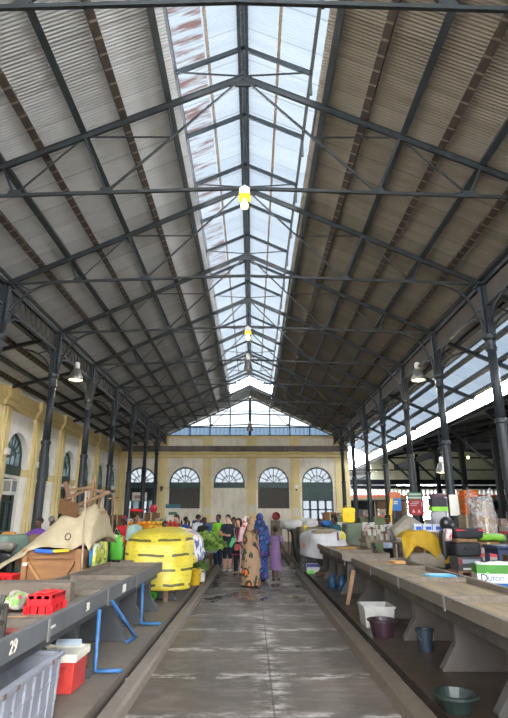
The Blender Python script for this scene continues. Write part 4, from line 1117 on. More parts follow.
# ------------------------------------------------------------------ leafy greens stall
pb = thing('produce_stand', 'low dark produce stand heaped with leafy greens left of the aisle', 'stand', (-1.6, 17, .12))
MB().bb(-2.15, -.98, 14.7, 18.9, .76, .80).build('board', 'apron', pb)
for x in (-2.05, -1.4):
    for y in (14.9, 18.7): MB().bb(x-.04, x+.04, y-.04, y+.04, .12, .76).build('leg', 'old_wood', pb)
M['leaf'] = plain('leaf_green', '#55792E', .55, .45, 5)
M['leaf2'] = plain('pale_leaf_green', '#8FA650', .55, .35, 5)
def bunch(n, R, h, seed):
    rnd = random.Random(seed); t = thing('leafy_bunch', 'bunch', 'greens', (0, 0, 0))
    mb, ms = MB(), MB()
    for i in range(n):
        a = rnd.uniform(0, 2*PI); r = R*math.sqrt(rnd.random()); z = h*(1-(r/R)**2)*rnd.uniform(.3, 1)
        c = V((r*math.cos(a), r*math.sin(a), z+.02)); d = V((math.cos(a), math.sin(a), rnd.uniform(-.3, .9))).normalized()
        L = rnd.uniform(.07, .15); w = L*rnd.uniform(.25, .42); s = d.cross(V((0, 0, 1))); s = (s if s.length > .1 else V((1, 0, 0))).normalized(); up = s.cross(d)
        q = [c, c+d*L*.45+s*w-up*.01, c+d*L-up*.03, c+d*L*.45-s*w-up*.01]; m_ = c+d*L*.5+up*.012
        vs = [mb.v(p) for p in q]; vm = mb.v(m_)
        for k in range(4): mb.bm.faces.new([vs[k], vs[(k+1) % 4], vm])
        if i % 6 == 0: ms.bar(c-d*.1, c+d*.02, .008, .008)
    mb.build('leaves', 'leaf' if seed % 2 else 'leaf2', t, fix=False); ms.build('stems', 'leaf2', t)
    return t
b0 = bunch(150, .25, .26, 1); b1 = bunch(150, .25, .24, 2)
sp = [(-1.2, 15.0, 0), (-1.6, 15.0, 1), (-2.0, 15.05, 0), (-1.15, 15.6, 1), (-1.5, 15.6, 0), (-1.95, 15.6, 1), (-1.12, 16.3, 0), (-1.55, 16.3, 1), (-2.0, 16.2, 0), (-1.1, 17.0, 1), (-1.5, 17.0, 0), (-2.0, 17.0, 1), (-1.15, 17.8, 0), (-1.6, 17.8, 1), (-1.55, 15.4, 2), (-1.75, 16.0, 3), (-2.05, 15.3, 2), (-1.95, 16.6, 3), (-1.85, 15.7, 2), (-1.35, 15.1, 3), (-1.3, 15.9, 2), (-1.35, 16.7, 3), (-1.7, 15.1, 3)]
for i, (x, y, k) in enumerate(sp):
    z = .80 if k < 2 else 1.02
    src = (b0, b1)[k % 2]
    o = src if i < 1 else (b1 if i == 1 else dup(src, (0, 0, 0)))
    o['label'] = 'bunch of fresh leafy greens heaped on the low dark stand'; o['group'] = 'leafy greens on the stand'
    place(o, (x, y, z), i*1.7)
t = thing('polystyrene_box', 'white box of greens on the platform below the leafy stand', 'box', (-1.42, 14.35, .12))
mb = MB().bb(-1.60, -1.22, 14.15, 14.18, .12, .42).bb(-1.60, -1.22, 14.57, 14.6, .12, .42).bb(-1.60, -1.57, 14.18, 14.57, .12, .42).bb(-1.25, -1.22, 14.18, 14.57, .12, .42).bb(-1.58, -1.24, 14.17, 14.58, .12, .15)
mb.build('box_body', C('dirty_polystyrene', '#C9C6BE', .8), t)
o = dup(b0, (-1.42, 14.37, .36), .4); o['label'] = 'bunch of leafy greens rising out of the white box'; o['group'] = ''; del o['group']
# ------------------------------------------------------------------ right side: under the tables
bucket('wide dark green basin on the platform under the near end of the right table', 1.69, 5.0, .12, .115, .17, .135, C('dark_green_plastic', '#1E2825', .35), False, 'basin', 'basin', .02)
bucket('dark purple basin in front of the white tub under the right table', 1.76, 7.88, .12, .135, .185, .21, C('dark_plum_plastic', '#2E1D24', .4), False, 'basin', 'basin', .018)
t = thing('plastic_tub', 'white rectangular tub behind the purple basin under the right table', 'tub', (1.85, 8.55, .12))
tapered(1.62, 2.06, 8.35, 8.85, .12, .40, .9, .02, C('off_white_plastic', '#9A9894', .5), 'tub_body')
mb = MB().bb(1.605, 2.075, 8.335, 8.36, .385, .41).bb(1.605, 2.075, 8.84, 8.865, .385, .41).bb(1.605, 1.63, 8.36, 8.84, .385, .41).bb(2.05, 2.075, 8.36, 8.84, .385, .41); mb.build('rim', 'off_white_plastic', t)
bucket('dark blue bucket beside the slab under the right table', 2.08, 7.05, .12, .08, .10, .24, C('slate_blue_plastic', '#1C2733', .45))
M['blue_can'] = plain('dull_blue_plastic', '#1E3E5C', .4, .2, 6)
for i, (x, y, r) in enumerate(((1.80, 12.85, .085), (1.95, 12.45, .09))):
    t = thing('water_can', ('rear', 'front')[i] + ' dull blue water can lying under the second right table', 'can', (x, y, .12))
    MB().lathe([(.0, 0), (r, .01), (r, .2), (r*.7, .25), (r*.35, .27), (r*.35, .3), (0, .3)], (x, y, .12), 18, cap=(False, False)).build('can_body', 'blue_can', t, smooth=True)
    MB().tube([(x-r*.5, y, .36), (x-r*.2, y, .43), (x+r*.4, y, .43), (x+r*.6, y, .36)], .012, 6).build('handle', 'blue_can', t)
t = carton('white, green and blue carton on the platform past the right tables', 1.74, 16.35, .12, .36, .3, .26, C('carton_white', '#A8AAA8'), 0, False, tape=False)
MB().bb(-.182, .182, -.153, -.15, .17, .26).build('printed_band', C('print_navy', '#2C2F78'), t); MB().bb(-.182, .02, -.153, -.15, .0, .08).build('printed_band', C('print_green', '#5DB23A'), t)
crate_box('dark open crate behind the white, green and blue carton', 1.72, 16.9, .12, .5, .4, .44, 'dark_plastic')
tag(heap(MB(), (1.86, 15.35, .17), (.34, .26, .16), .7, .7, .03, 6).build('rag', C('brown_rag', '#4A3A30', .9), smooth=True), 'crumpled brown rag in front of the white, green and blue carton', 'rag')
# on the tables
tag(drape(MB(), 2.50, 2.86, 7.95, 8.25, .875, .852, .01, 6, .02).build('plastic_sheet', C('cyan_plastic', '#2A8DB2', .35), smooth=True), 'cyan plastic cloth lying on the near right table', 'plastic')
tag(MB().box((2.62, 10.2, .88), (.24, .2, .05), rz=.3).build('wood_block', 'pale_wood', bevel=.005), 'small wooden block on the far end of the near right table', 'block')
tag(MB().box((2.35, 13.9, .93), (.5, .12, .05), rz=-.5).build('plank', C('orange_plank', '#8E6A32', .7), bevel=.004), 'orange-brown plank on the second right table', 'plank')
# ------------------------------------------------------------------ back row behind the near right table
M['timber'] = 'old_wood'
def trestle(label, x0, x1, y0, y1, zt):
    t = thing('trestle_table', label, 'table', ((x0+x1)/2, (y0+y1)/2, .12))
    MB().bb(x0, x1, y0, y1, zt-.05, zt).build('board', 'grey_board', t)
    for x in (x0+.06, x1-.06):
        for y in (y0+.06, y1-.06): MB().bb(x-.03, x+.03, y-.03, y+.03, .12, zt-.05).build('leg', 'old_wood', t)
    return t
trestle('low timber trestle under the black cases and cartons behind the near right table', 3.35, 5.3, 9.95, 11.0, .62)
def pallet(label, x, y, z, sx, sy):
    t = thing('wooden_pallet', label, 'pallet', (x, y, z))
    for k in range(5): MB().bb(x-sx/2, x+sx/2, y-sy/2+sy*(k+.1)/5, y-sy/2+sy*(k+.8)/5, z+.09, z+.11).build('slat', 'old_wood', t)
    for k in range(3): MB().bb(x-sx/2+(sx-.08)*k/2, x-sx/2+(sx-.08)*k/2+.08, y-sy/2, y+sy/2, z, z+.09).build('bearer', 'old_wood', t)
pallet('small dark pallet under the grey appliance behind the right table', 3.93, 10.35, .62, .52, .55)
t = thing('appliance', 'grey flat appliance with pale front strips on the small pallet', 'appliance', (3.93, 10.35, .73))
MB().bb(3.70, 4.16, 10.12, 10.58, .73, .97).build('case', C('charcoal_plastic', '#3A3B3E', .5), t, bevel=.02)
MB().bb(3.78, 4.10, 10.105, 10.12, .86, .93).build('front_strip', C('grey_strip', '#7C828A', .4), t); MB().bb(3.78, 4.10, 10.105, 10.12, .755, .785).build('front_strip', C('pale_strip', '#B9B9B4', .4), t)
MB().bb(3.702, 3.77, 10.10, 10.12, .84, .95).build('side_lamp', C('dull_red_plastic', '#6E2F30', .4), t)
t = thing('travel_case', 'black zipped travel case on the grey appliance', 'case', (3.95, 10.36, .97))
heap(MB(), (3.95, 10.38, 1.09), (.48, .4, .24), .3, .35, .01, 5).build('case_body', C('black_fabric', '#202024', .8), t, smooth=True)
MB().tube([(3.85, 10.16, 1.1), (3.86, 10.13, 1.13), (4.0, 10.13, 1.13), (4.02, 10.16, 1.1)], .01, 6).build('handle', 'black_fabric', t)
tag(heap(MB(), (3.93, 10.36, 1.245), (.42, .36, .08), .4, .4, .01, 6).build('cardboard_sheet', C('cardboard', '#6E543C', .9), smooth=True), 'brown cardboard pad between the two black cases', 'cardboard')
t = thing('travel_case', 'black travel case with red piping topmost of the dark stack', 'case', (3.95, 10.36, 1.285))
heap(MB(), (4.0, 10.38, 1.375), (.52, .4, .18), .3, .35, .01, 5).build('case_body', 'black_fabric', t, smooth=True)
MB().tube([(3.76, 10.19, 1.43), (4.24, 10.19, 1.43), (4.24, 10.57, 1.43), (3.76, 10.57, 1.43), (3.76, 10.19, 1.43)], .01, 6).build('piping', 'red_plastic', t)
printed('pink_white_pack', '#A8989A', ['#C8404A', '#E8E2DE', '#B03040'], 14, .4)
tag(heap(MB(), (3.66, 10.4, 1.34), (.11, .2, .22), .35, .4, .015, 6).build('packet_stack', 'pink_white_pack', smooth=True), 'pink and white packet stack left of the topmost black case', 'packets')
# plastic-wrapped cartons
carton('brown carton with green edge at the foot of the wrapped cartons', 4.36, 10.5, .62, .44, .4, .26, 'cardboard', 0.03)
carton('white and red printed carton below the green bag', 4.36, 10.5, .90, .46, .4, .2, C('carton_cream', '#97908A'), -.03, bandm=C('print_red', '#B24044'))
carton('second brown carton directly under the green bag', 4.36, 10.5, 1.115, .44, .4, .1, 'cardboard', .02)
tag(heap(MB(), (4.42, 10.45, 1.285), (.5, .44, .14), .5, .5, .03, 7).build('plastic_bag', C('lime_bag', '#5C8E22', .4), smooth=True), 'bright lime-green plastic bag under the wrapped cartons', 'bag')
w1 = carton('brown carton inside the clear plastic wrap, lower of two', 4.38, 10.5, 1.36, .38, .34, .34, 'cardboard', .05); w2 = carton('smaller brown carton inside the clear plastic wrap, upper of two', 4.40, 10.5, 1.71, .32, .30, .24, 'cardboard', -.03)
def clear():
    n = NT('cloudy_clear_plastic'); f = n.noise(n.mapping(), 9, 5, .7)
    n.base((.42,.42,.43)); n.rough(.25)
    tr = n.node('ShaderNodeBsdfTransparent'); mx = n.node('ShaderNodeMixShader')
    n.link(n.ramp(f, [(.35, .12), (.65, .62)]), mx.inputs[0]); n.link(tr.outputs[0], mx.inputs[1]); n.link(n.b.outputs[0], mx.inputs[2]); n.link(mx.outputs[0], n.out.inputs[0])
    n.bump(f, .5, .02); M['clear'] = n.m
clear()
def wrap_fn(u, v):
    th = 2*PI*u; z = 1.36 + .76*v
    r = 1.12 - .10*v + .12*math.sin(th*3+v*7)*(.3+v*.3)
    if v > .86: r *= 1 + .25*math.sin(th*2)
    c, s = sgnp(math.cos(th), .6), sgnp(math.sin(th), .6)
    zz = z + (.10*math.cos(th*2) if v > .9 else 0)
    return V((4.38+.215*r*c, 10.5+.205*r*s, zz)) + V((c, s, 0))*.03*mnoise.noise(V((c*3, s*3, z*5)))
mb = MB(); mb.grid(wrap_fn, 40, 18); bmesh.ops.remove_doubles(mb.bm, verts=mb.bm.verts, dist=.0005)
tag(mb.build('plastic_wrap', 'clear', smooth=True), 'cloudy clear plastic bag pulled over the two stacked brown cartons', 'bag')
# cartons and stool at the right edge
carton('white and red printed carton at the right edge, upper of the pair', 4.98, 10.5, 1.28, .42, .36, .2, C('carton_pinkwhite', '#9A9290'), .05, bandm='print_red')
carton('pale carton at the right edge, lower of the pair', 4.98, 10.5, .98, .44, .4, .28, 'carton_cream', -.04)
carton('dark brown carton on the trestle at the right edge', 4.98, 10.5, .62, .46, .42, .34, 'cardboard', .02)
t = thing('plastic_stool', 'dark navy plastic stool table behind the printed fruit carton', 'stool', (4.35, 9.35, .12))
NV = C('navy_stool', '#1F2A44', .45)
MB().bb(3.96, 4.72, 9.05, 9.65, 1.16, 1.21).build('seat', NV, t, bevel=.015)
MB().bb(3.99, 4.69, 9.08, 9.62, 1.08, 1.16).build('skirt', NV, t)
for x in (4.02, 4.66):
    for y in (9.11, 9.59): MB().bar((x, y, 1.1), (x+(x-4.34)*.12, y+(y-9.35)*.12, .12), .06, .06).build('leg', NV, t)
tag(heap(MB(), (4.55, 9.4, 1.30), (.36, .4, .2), .6, .6, .03, 5).build('cloth_bundle', C('denim_blue_cloth', '#1D3656', .9), smooth=True), 'blue cloth bundle lying on the navy plastic stool', 'cloth')
carton('plain brown carton carrying the printed fruit carton', 3.74, 8.80, .12, .58, .42, .47, 'cardboard', -.15)
t = thing('fruit_carton', 'green, white and blue printed fruit carton behind the near right table', 'box', (0, 0, 0))
sx, sy, sz = .56, .40, .36; w = .012
mb = MB().bb(-sx/2, sx/2, -sy/2, -sy/2+w, 0, sz).bb(-sx/2, sx/2, sy/2-w, sy/2, 0, sz).bb(-sx/2, -sx/2+w, -sy/2+w, sy/2-w, 0, sz).bb(sx/2-w, sx/2, -sy/2+w, sy/2-w, 0, sz).bb(-sx/2+w, sx/2-w, -sy/2+w, sy/2-w, 0, w)
mb.build('box_body', C('fruit_blue', '#214F8E', .6), t)
MB().bb(-sx/2-.002, sx/2+.002, -sy/2-.002, sy/2+.002, .235, sz-.0).build('printed_band', C('fruit_green', '#3F7A2C', .6), t) if False else None
MB().bb(-sx/2-.003, sx/2+.003, -sy/2-.003, -sy/2, .235, sz+.001).build('green_band', C('fruit_green', '#3F7A2C', .6), t)
MB().bb(-sx/2-.003, -sx/2, -sy/2, sy/2, .235, sz+.001).build('green_band', 'fruit_green', t)
MB().bb(-sx/2-.003, sx/2+.003, -sy/2-.003, -sy/2, .10, .235).build('white_band', C('fruit_white', '#B9BBB7', .6), t)
MB().bb(-sx/2-.003, -sx/2, -sy/2, sy/2, .10, .235).build('white_band', 'fruit_white', t)
text('printed_lettering', 'UTOIT', .084, 'fruit_blue', t, (-.015, -sy/2-.004, .158), (PI/2, 0, 0), .001, .95)
text('printed_initial', 'D', .15, C('print_dark_navy', '#1C2C5A'), t, (-.185, -sy/2-.004, .17), (PI/2, 0, 0), .001)
MB().prism([(-.165, .235), (-.13, .262), (-.10, .25), (-.13, .235)], 'Y', -sy/2-.006, -sy/2-.003).build('printed_leaf', 'print_green', t)
heap(MB(), (0.02, 0, .34), (.5, .34, .1), .5, .5, .03, 9).build('paper_lining', C('tissue', '#C9CCC4', .7), t, smooth=True)
place(t, (3.74, 8.78, .60), -.18)
# mustard cloth over a heap
trestle('low timber trestle under the mustard cloth heap', 3.15, 4.3, 11.4, 12.2, .62)
tag(heap(MB(), (3.66, 11.75, .80), (.98, .66, .36), .5, .5, .04, 4).build('beige_sack', C('grey_beige_sack', '#7A7166', .9), smooth=True), 'grey-beige sack under the mustard cloth', 'sack')
def must_fn(u, v):
    x = 3.10 + .98*u; y = 11.40 + .62*v
    top = 1.38 - .9*max(0, .2-u)**1.2 - .75*max(0, u-.6)**1.1
    k = min(1, v/.42); front = 1-(1-k)**2
    zb = .90 + .17*math.sin(u*6-.4) + .03*u
    z = zb + (top-zb)*front
    return V((x + .03*mnoise.noise(V((u*5, v*5, 1))), y + .05*mnoise.noise(V((u*6, v*3, 4))), z + .035*mnoise.noise(V((u*6, v*6, 9)))))
mb = MB(); mb.grid(must_fn, 30, 18)
tag(mb.build('cloth_cover', C('mustard_cloth', '#9C7C10', .7, .2, 4, bump=.3), smooth=True, solid=.015), 'mustard yellow cloth thrown over the sack behind the right table', 'cloth')
carton('crate-like brown carton inside the mustard cloth heap', 3.6, 11.85, .94, .6, .34, .39, 'cardboard', 0)
for i, (x, rz) in enumerate(((3.56, .08), (3.78, -.05), (3.99, .02))):
    t = carton(('leftmost', 'middle', 'rightmost')[i] + ' of three white and blue printed packs on the mustard cloth', x, 11.95, 1.37, .21, .18, .15, C('pack_white', '#B4B8C2'), rz, False, 'white and blue packs', False, 'product_pack', 'pack')
    MB().bb(-.06, .06, -.093, -.09, .03, .10).build('blue_print', C('print_blue', '#2F4FA0'), t); MB().bb(.07, .095, -.093, -.09, .02, .14).build('blue_print', 'print_blue', t)
tag(heap(MB(), (4.05, 11.5, 1.53), (.27, .26, .28), .8, .8, .015, 6).build('ball_bag', C('black_ball_bag', '#1C1D20', .5), smooth=True), 'round black bag with two pale discs right of the white packs', 'bag')
bb_ = bpy.data.objects['ball_bag']
for dx, dz in ((-.06, .03), (.075, -.02)): MB().lathe([(.0, 0), (.034, 0), (.034, .012), (0, .012)], (0, 0, 0), 14, cap=(False, False)).build('pale_disc', C('pale_disc', '#77777A', .6), bb_).matrix_local = Matrix.Translation((4.05+dx, 11.372, 1.53+dz)) @ Matrix.Rotation(PI/2, 4, 'X')
tag(heap(MB(), (4.05, 11.55, 1.02), (.36, .3, .78), .4, .4, .02, 5).build('black_sack', 'black_plastic', smooth=True), 'tall black sack under the round black bag', 'sack')
# grey tarp heap, counters with jars
trestle('tall plank counter with jars and bottles behind the second right table', 2.78, 4.75, 13.6, 14.6, 1.12)
def tarp_fn(u, v):
    x = 3.25 + 1.55*u; y = 12.55 + .8*v
    top = 1.28 + .42*max(0, 1-abs(u-.30)/.36)**.9 + .16*max(0, 1-abs(u-.8)/.25)
    k = min(1, v/.5); z = 1.16 + (top-1.16)*(1-(1-k)**1.6)
    return V((x, y, z + .04*mnoise.noise(V((u*5, v*5, 2)))))
mb = MB(); mb.grid(tarp_fn, 30, 14)
tag(mb.build('tarpaulin', C('grey_beige_tarp', '#8A8377', .85, .2, 4, bump=.2), smooth=True, solid=.015), 'grey-beige tarpaulin thrown over goods right of the jar counter', 'tarpaulin')
trestle('plank counter under the grey-beige tarpaulin', 3.3, 4.9, 12.6, 13.3, 1.12)
JW, JB, JG = C('jar_white', '#9E9A92', .4), C('jar_brown', '#5C3E30', .4), C('jar_olive', '#7C7F62', .4)
def jar(h, r, m, lidm):
    t = thing('jar', 'jar', 'jar', (0, 0, 0))
    MB().lathe([(r*.95, 0), (r, .01), (r, h*.78), (r*.7, h*.88), (r*.7, h*.92)], (0, 0, 0), 12).build('jar_body', m, t, smooth=False)
    MB().lathe([(r*.8, h*.9), (r*.8, h)], (0, 0, 0), 12).build('lid', lidm, t)
    return t
rnd = random.Random(5)
kinds = [jar(.17, .05, JW, JB), jar(.12, .045, JB, JW), jar(.15, .04, JG, JG), jar(.24, .04, JW, C('lid_red', '#A8303A'))]
used = set()
for z_, y_ in ((.10, 14.0), (.20, 14.28)): tag(MB().bb(2.82, 4.7, y_-.13, y_+.15, 1.12, 1.12+z_).build('display_step', 'grey_board'), ('front' if z_ < .15 else 'rear') + ' display step on the tall jar counter', 'step')
for row, y in enumerate((13.72, 13.98, 14.25)):
    for i in range(14):
        x = 2.95 + .125*i + rnd.uniform(-.015, .015); k = (0, 3, 1, 2)[min(3, int(i/14*4))] if rnd.random() < .7 else rnd.randrange(3)
        lab = ['white jar with brown lid standing on the tall plank counter', 'small brown jar with pale lid standing on the tall plank counter', 'olive jar standing on the tall plank counter', 'tall white bottle with red cap standing on the tall plank counter'][k]
        if k in used: o = dup(kinds[k], (0, 0, 0))
        else: o = kinds[k]; used.add(k)
        o['label'] = lab; o['group'] = 'jars and bottles on the tall counter'
        place(o, (x, y, 1.12 + .10*row))
for i, (x, z) in enumerate(((2.95, 1.42), (3.13, 1.42))):
    t = thing('flour_bag', ('left', 'right')[i] + ' white paper bag with red seal behind the jars', 'bag', (x, 14.50, 1.12), 'white bags behind the jars')
    heap(MB(), (x, 14.50, 1.33), (.16, .12, .42), .35, .4, .012, 6).build('bag_body', C('paper_white', '#A09B95', .7), t, smooth=True)
    MB().lathe([(0, 0), (.04, 0), (.04, .01), (0, .01)], (0, 0, 0), 12, cap=(False, False)).build('red_seal', 'lid_red', t).matrix_local = Matrix.Translation(V((x, 14.43, 1.38))-V((x, 14.50, 1.12))) @ Matrix.Rotation(PI/2, 4, 'X') @ Matrix.Translation(V((x, 14.50, 1.12)))
tag(drape(MB(), 3.08, 3.85, 18.1, 19.0, 1.47, .14, .04, 10, .05).build('cloth_cover', C('sage_cloth', '#5F6859', .9, .2, 3, bump=.2), smooth=True, solid=.012), 'grey-green cloth draped over a stall behind the white printed sheet', 'cloth')
M['yellow_sheet'] = plain('yellow_bag_sheet', '#E3BD16', .5, .15, 5, bump=.3)
t = thing('yellow_bag', 'yellow bag with handles standing up on the grey-green draped stall', 'bag', (3.17, 18.35, 1.48))
heap(MB(), (3.20, 18.35, 1.73), (.44, .12, .48), .3, .4, .02, 6).build('bag_body', 'yellow_sheet', t, smooth=True)
MB().tube([(3.1, 18.35, 1.94), (3.12, 18.35, 2.04), (3.26, 18.35, 2.04), (3.28, 18.35, 1.94)], .008, 6).build('strap', 'yellow_sheet', t)
# white printed sheet over table
def wmat():
    n = NT('white_printed_sheet'); v = n.mapping(); X, Y, Z = n.sep(v)
    base = n.ramp(n.noise(v, 3, 4), [(.3, hexc('#A9A8AC')), (.7, hexc('#C2C1C4'))])
    vo = n.node('ShaderNodeTexVoronoi'); vo.inputs['Scale'].default_value = 2.6; n.link(v, vo.inputs['Vector'])
    h = n.sep(vo.outputs['Color']); near = n.math('LESS_THAN', vo.outputs['Distance'], .22)
    m1 = n.math('MULTIPLY', near, n.math('GREATER_THAN', h[0], .72)); m2 = n.math('MULTIPLY', near, n.math('LESS_THAN', h[0], .16))
    base = n.mix(m1, base, hexc('#E07B45')); base = n.mix(m2, base, hexc('#8E8F98'))
    n.base(base); n.rough(.5); n.bump(n.noise(v, 6, 4), .4, .02); M['wsheet'] = n.m
wmat()
ws_ = thing('printed_sheet', 'white printed plastic sheet heaped over the far stall table on the right', 'sheet', (2.4, 16.9, .93))
def ws_fn(u, v):
    th = 2*PI*u; c, s = sgnp(math.cos(th), .6), sgnp(math.sin(th), .6)
    if v < .55:
        k = v/.55; r = math.sin(k*PI/2); z = .98 + (.36 - .10*(1-c*r)*.5 + .05*mnoise.noise(V((c*r*2.5, s*r*2.5, 7))))*sgnp(math.cos(k*PI/2), .5)
    else:
        k = (v-.55)/.45; r = 1+.04*k; z = .98 - k*(.45 if c < -.3 else .1)
    x = 2.28 + (.56*r)*c; y = 17.05 + 1.0*r*s
    x += -.28*(s+1)/2
    return V((x, y, z)) + V((c, s, .5))*.09*mnoise.noise(V((x*2.6, y*2.6, z*2.6)))
mb = MB(); mb.grid(ws_fn, 48, 20); bmesh.ops.remove_doubles(mb.bm, verts=mb.bm.verts, dist=.001); mb.build('sheet', 'wsheet', ws_, smooth=True, solid=.012)
heap(MB(), (2.2, 17.05, 1.13), (.9, 1.7, .36), .5, .5, .02).build('load', 'sack_load', ws_, smooth=True)
yg = C('print_yellow_green', '#B9B33A'); pu = C('print_plum', '#5A2E4A')
for k in range(6):
    a = -.5 + .34*k; p = V((2.52, 16.0, 1.10)); q = p + V((math.cos(a)*.17, .02, math.sin(a)*.17 + .03))
    mb = MB().bar(p, q, .035, .012, up=(0, 1, 0)); mb.build('printed_leaf', yg, ws_)
MB().bar((2.46, 16.0, 1.02), (2.45, 16.02, 1.24), .05, .012, up=(0, 1, 0)).build('printed_stem', pu, ws_)
tag(heap(MB(), (1.72, 18.25, 1.16), (.18, .18, .30), .8, .8, .03, 6).build('bouquet', C('bouquet_green', '#6B7A3A', .8), smooth=True), 'small green bundle with yellow top beyond the white printed sheet', 'bundle')
tag(MB().ball((1.72, 18.25, 1.36), .06, 12, 8).build('yellow_fruit', C('fruit_yellow', '#E0C22A', .5), smooth=True), 'yellow fruit on the green bundle beyond the white printed sheet', 'fruit')
tag(trestle('small trestle under the green bundle beyond the white printed sheet', 1.55, 1.95, 18.05, 18.45, 1.02), 'small trestle under the green bundle beyond the white printed sheet', 'table')
# far right stalls
tag(drape(MB(), 1.75, 3.1, 20.6, 22.2, 1.30, .55, .05, 12, .02).build('canvas_cover', C('khaki_canvas', '#746A52', .9, .2, 3, bump=.2), smooth=True, solid=.012), 'khaki canvas draped over a stall beyond the cross passage on the right', 'canvas')
trestle('stall table under the khaki canvas', 1.85, 3.0, 20.7, 22.1, 1.24)
for i in range(7):
    y = 19.9 + .42*i; x = 1.50 + .02*i
    t = thing('trousers', 'pair of black trousers hung by the aisle along the khaki stall', 'trousers', (x, y, .5), 'black trousers hung in a row')
    for s in (-1, 1): MB().tube([(x+.02*s, y+.06*s, 1.12), (x+.03, y+.075*s, .8), (x+.10, y+.07*s, .13)], [.075, .065, .05], 10).build('trouser_leg', 'black_fabric', t, smooth=True)
    MB().lathe([(.09, 1.08), (.1, 1.18)], (x, y, 0), 12).build('waistband', 'black_fabric', t)
tag(MB().tube([(1.42, 19.5, 1.2), (1.66, 23.2, 1.2)], .02, 8).build('hanging_rail', 'rust'), 'rail carrying the row of black trousers', 'rail')
for y in (19.5, 23.2):
    tag(MB().tube([(1.60 if y > 20 else 1.6, y, .0), (1.42 if y < 20 else 1.66, y, 1.22)], .02, 8).build('rail_post', 'rust'), f'{"near" if y < 20 else "far"} post of the trouser rail', 'post')
bag_w = C('white_sacks', '#B9B7B4', .7, .1, 4)
for i, (x, y, z, sx) in enumerate(((1.75, 24.2, 1.2, .9), (2.35, 24.6, 1.25, .8), (1.75, 25.6, 1.2, 1.0), (2.5, 23.5, 1.2, .7))):
    tag(heap(MB(), (x, y, z+.16), (sx, .6, .42), .6, .6, .05, 4, seed=i).build('white_sack', bag_w, smooth=True), f'{ORD[i] if i else "first"} white plastic sack heaped beyond the khaki canvas', 'sack', 'white sacks on the far right stalls')
trestle('long far stall table under the white sacks', 1.62, 3.2, 23.0, 26.2, 1.12)
tag(heap(MB(), (2.9, 21.3, 1.42), (.5, .5, .22), .5, .5, .03, 5).build('blue_bundle', C('royal_blue_cloth', '#2A63A8', .8), smooth=True), 'royal blue bundle on the khaki canvas', 'bundle')
carton('brown carton stacked on the far right stall by the green doors', 3.3, 23.6, 1.1, .6, .5, .42, 'cardboard', .1)
carton('brown carton topmost by the green doors', 3.32, 23.6, 1.53, .5, .45, .34, 'cardboard', -.1)
trestle('far stall table under the cartons by the green doors', 3.25, 4.6, 23.0, 24.2, 1.1)
carton('green and white carton on the far right stall', 3.9, 23.4, 1.1, .7, .5, .6, C('dull_green_carton', '#5E6B4A'), 0, bandm='carton_white')
t = thing('wash_basin', 'round red basin leaning against the far wall', 'basin', (1.56, YW-.35, 1.75))
MB().lathe([(.10, 0), (.25, .12), (.27, .12), (.27, .10), (.12, -.02)], (0, 0, 0), 22).build('basin_body', C('dull_red_basin', '#8E3438', .5), t)
t.rotation_euler = (PI/2, 0, 0)
for c in t.children: c.location = (0, 0, 0); c.data.transform(Matrix.Translation(V((1.56, YW-.35, 1.75))))
tag(MB().bb(1.2, 1.95, YW-.5, YW-.22, 0, 1.48).build('low_counter', 'grey_board', bevel=.02), 'low counter at the far wall under the red basin', 'counter')
# signs beyond the columns
t = thing('sign_board', 'green over red printed sign board on a post right of the jar counter', 'sign', (5.1, 17.0, .12))
MB().bb(4.84, 5.32, 16.98, 17.02, 2.19, 2.42).build('green_panel', C('sign_green', '#28603A', .5), t); MB().bb(4.84, 5.32, 16.98, 17.02, 1.72, 2.19).build('red_panel', C('sign_red', '#92262B', .5), t)
for z in (2.35, 2.25): MB().bb(4.88, 5.27, 16.974, 16.98, z-.028, z+.028).build('white_strip', C('sign_white', '#A9ADA9', .5), t)
for z, a, b in ((2.12, 4.96, 5.2), (2.07, 4.9, 5.16), (2.02, 4.9, 5.1)): MB().bb(a, b, 16.974, 16.98, z-.008, z+.008).build('text_line', 'sign_white', t)
for x in (4.99, 5.16): MB().prism([(x-.05, 1.80), (x+.05, 1.80), (x+.03, 1.86), (x, 1.9), (x-.03, 1.86)], 'Y', 16.974, 16.98).build('emblem', C('sign_pale_red', '#D98A88', .5), t)
MB().bb(5.25, 5.28, 16.974, 16.98, 1.98, 2.12).build('white_bar', 'sign_white', t)
MB().bb(5.05, 5.11, 17.02, 17.08, .12, 2.3).build('post', 'iron', t)
t = thing('sign_board', 'orange over blue printed sign board left of the green and red one', 'sign', (4.5, 17.3, .12))
MB().bb(4.36, 4.70, 17.28, 17.32, 2.24, 2.44).build('orange_panel', C('sign_orange', '#B8683E', .5), t); MB().bb(4.36, 4.70, 17.28, 17.32, 1.86, 2.24).build('blue_panel', C('sign_blue', '#2C6CB0', .5), t)
for z in (2.14, 2.08): MB().bb(4.46, 4.6, 17.274, 17.28, z-.02, z+.02).build('white_strip', 'sign_white', t)
MB().bb(4.5, 4.56, 17.32, 17.38, .12, 2.3).build('post', 'iron', t)
tag(MB().box((4.30, 17.0, 1.98), (.09, .03, .5), ry=.15).bb(4.27, 4.31, 17.02, 17.05, .12, 1.9).build('yellow_banner', C('banner_yellow', '#D9B020', .6)), 'narrow yellow banner on a stick beside the orange and blue sign', 'banner')
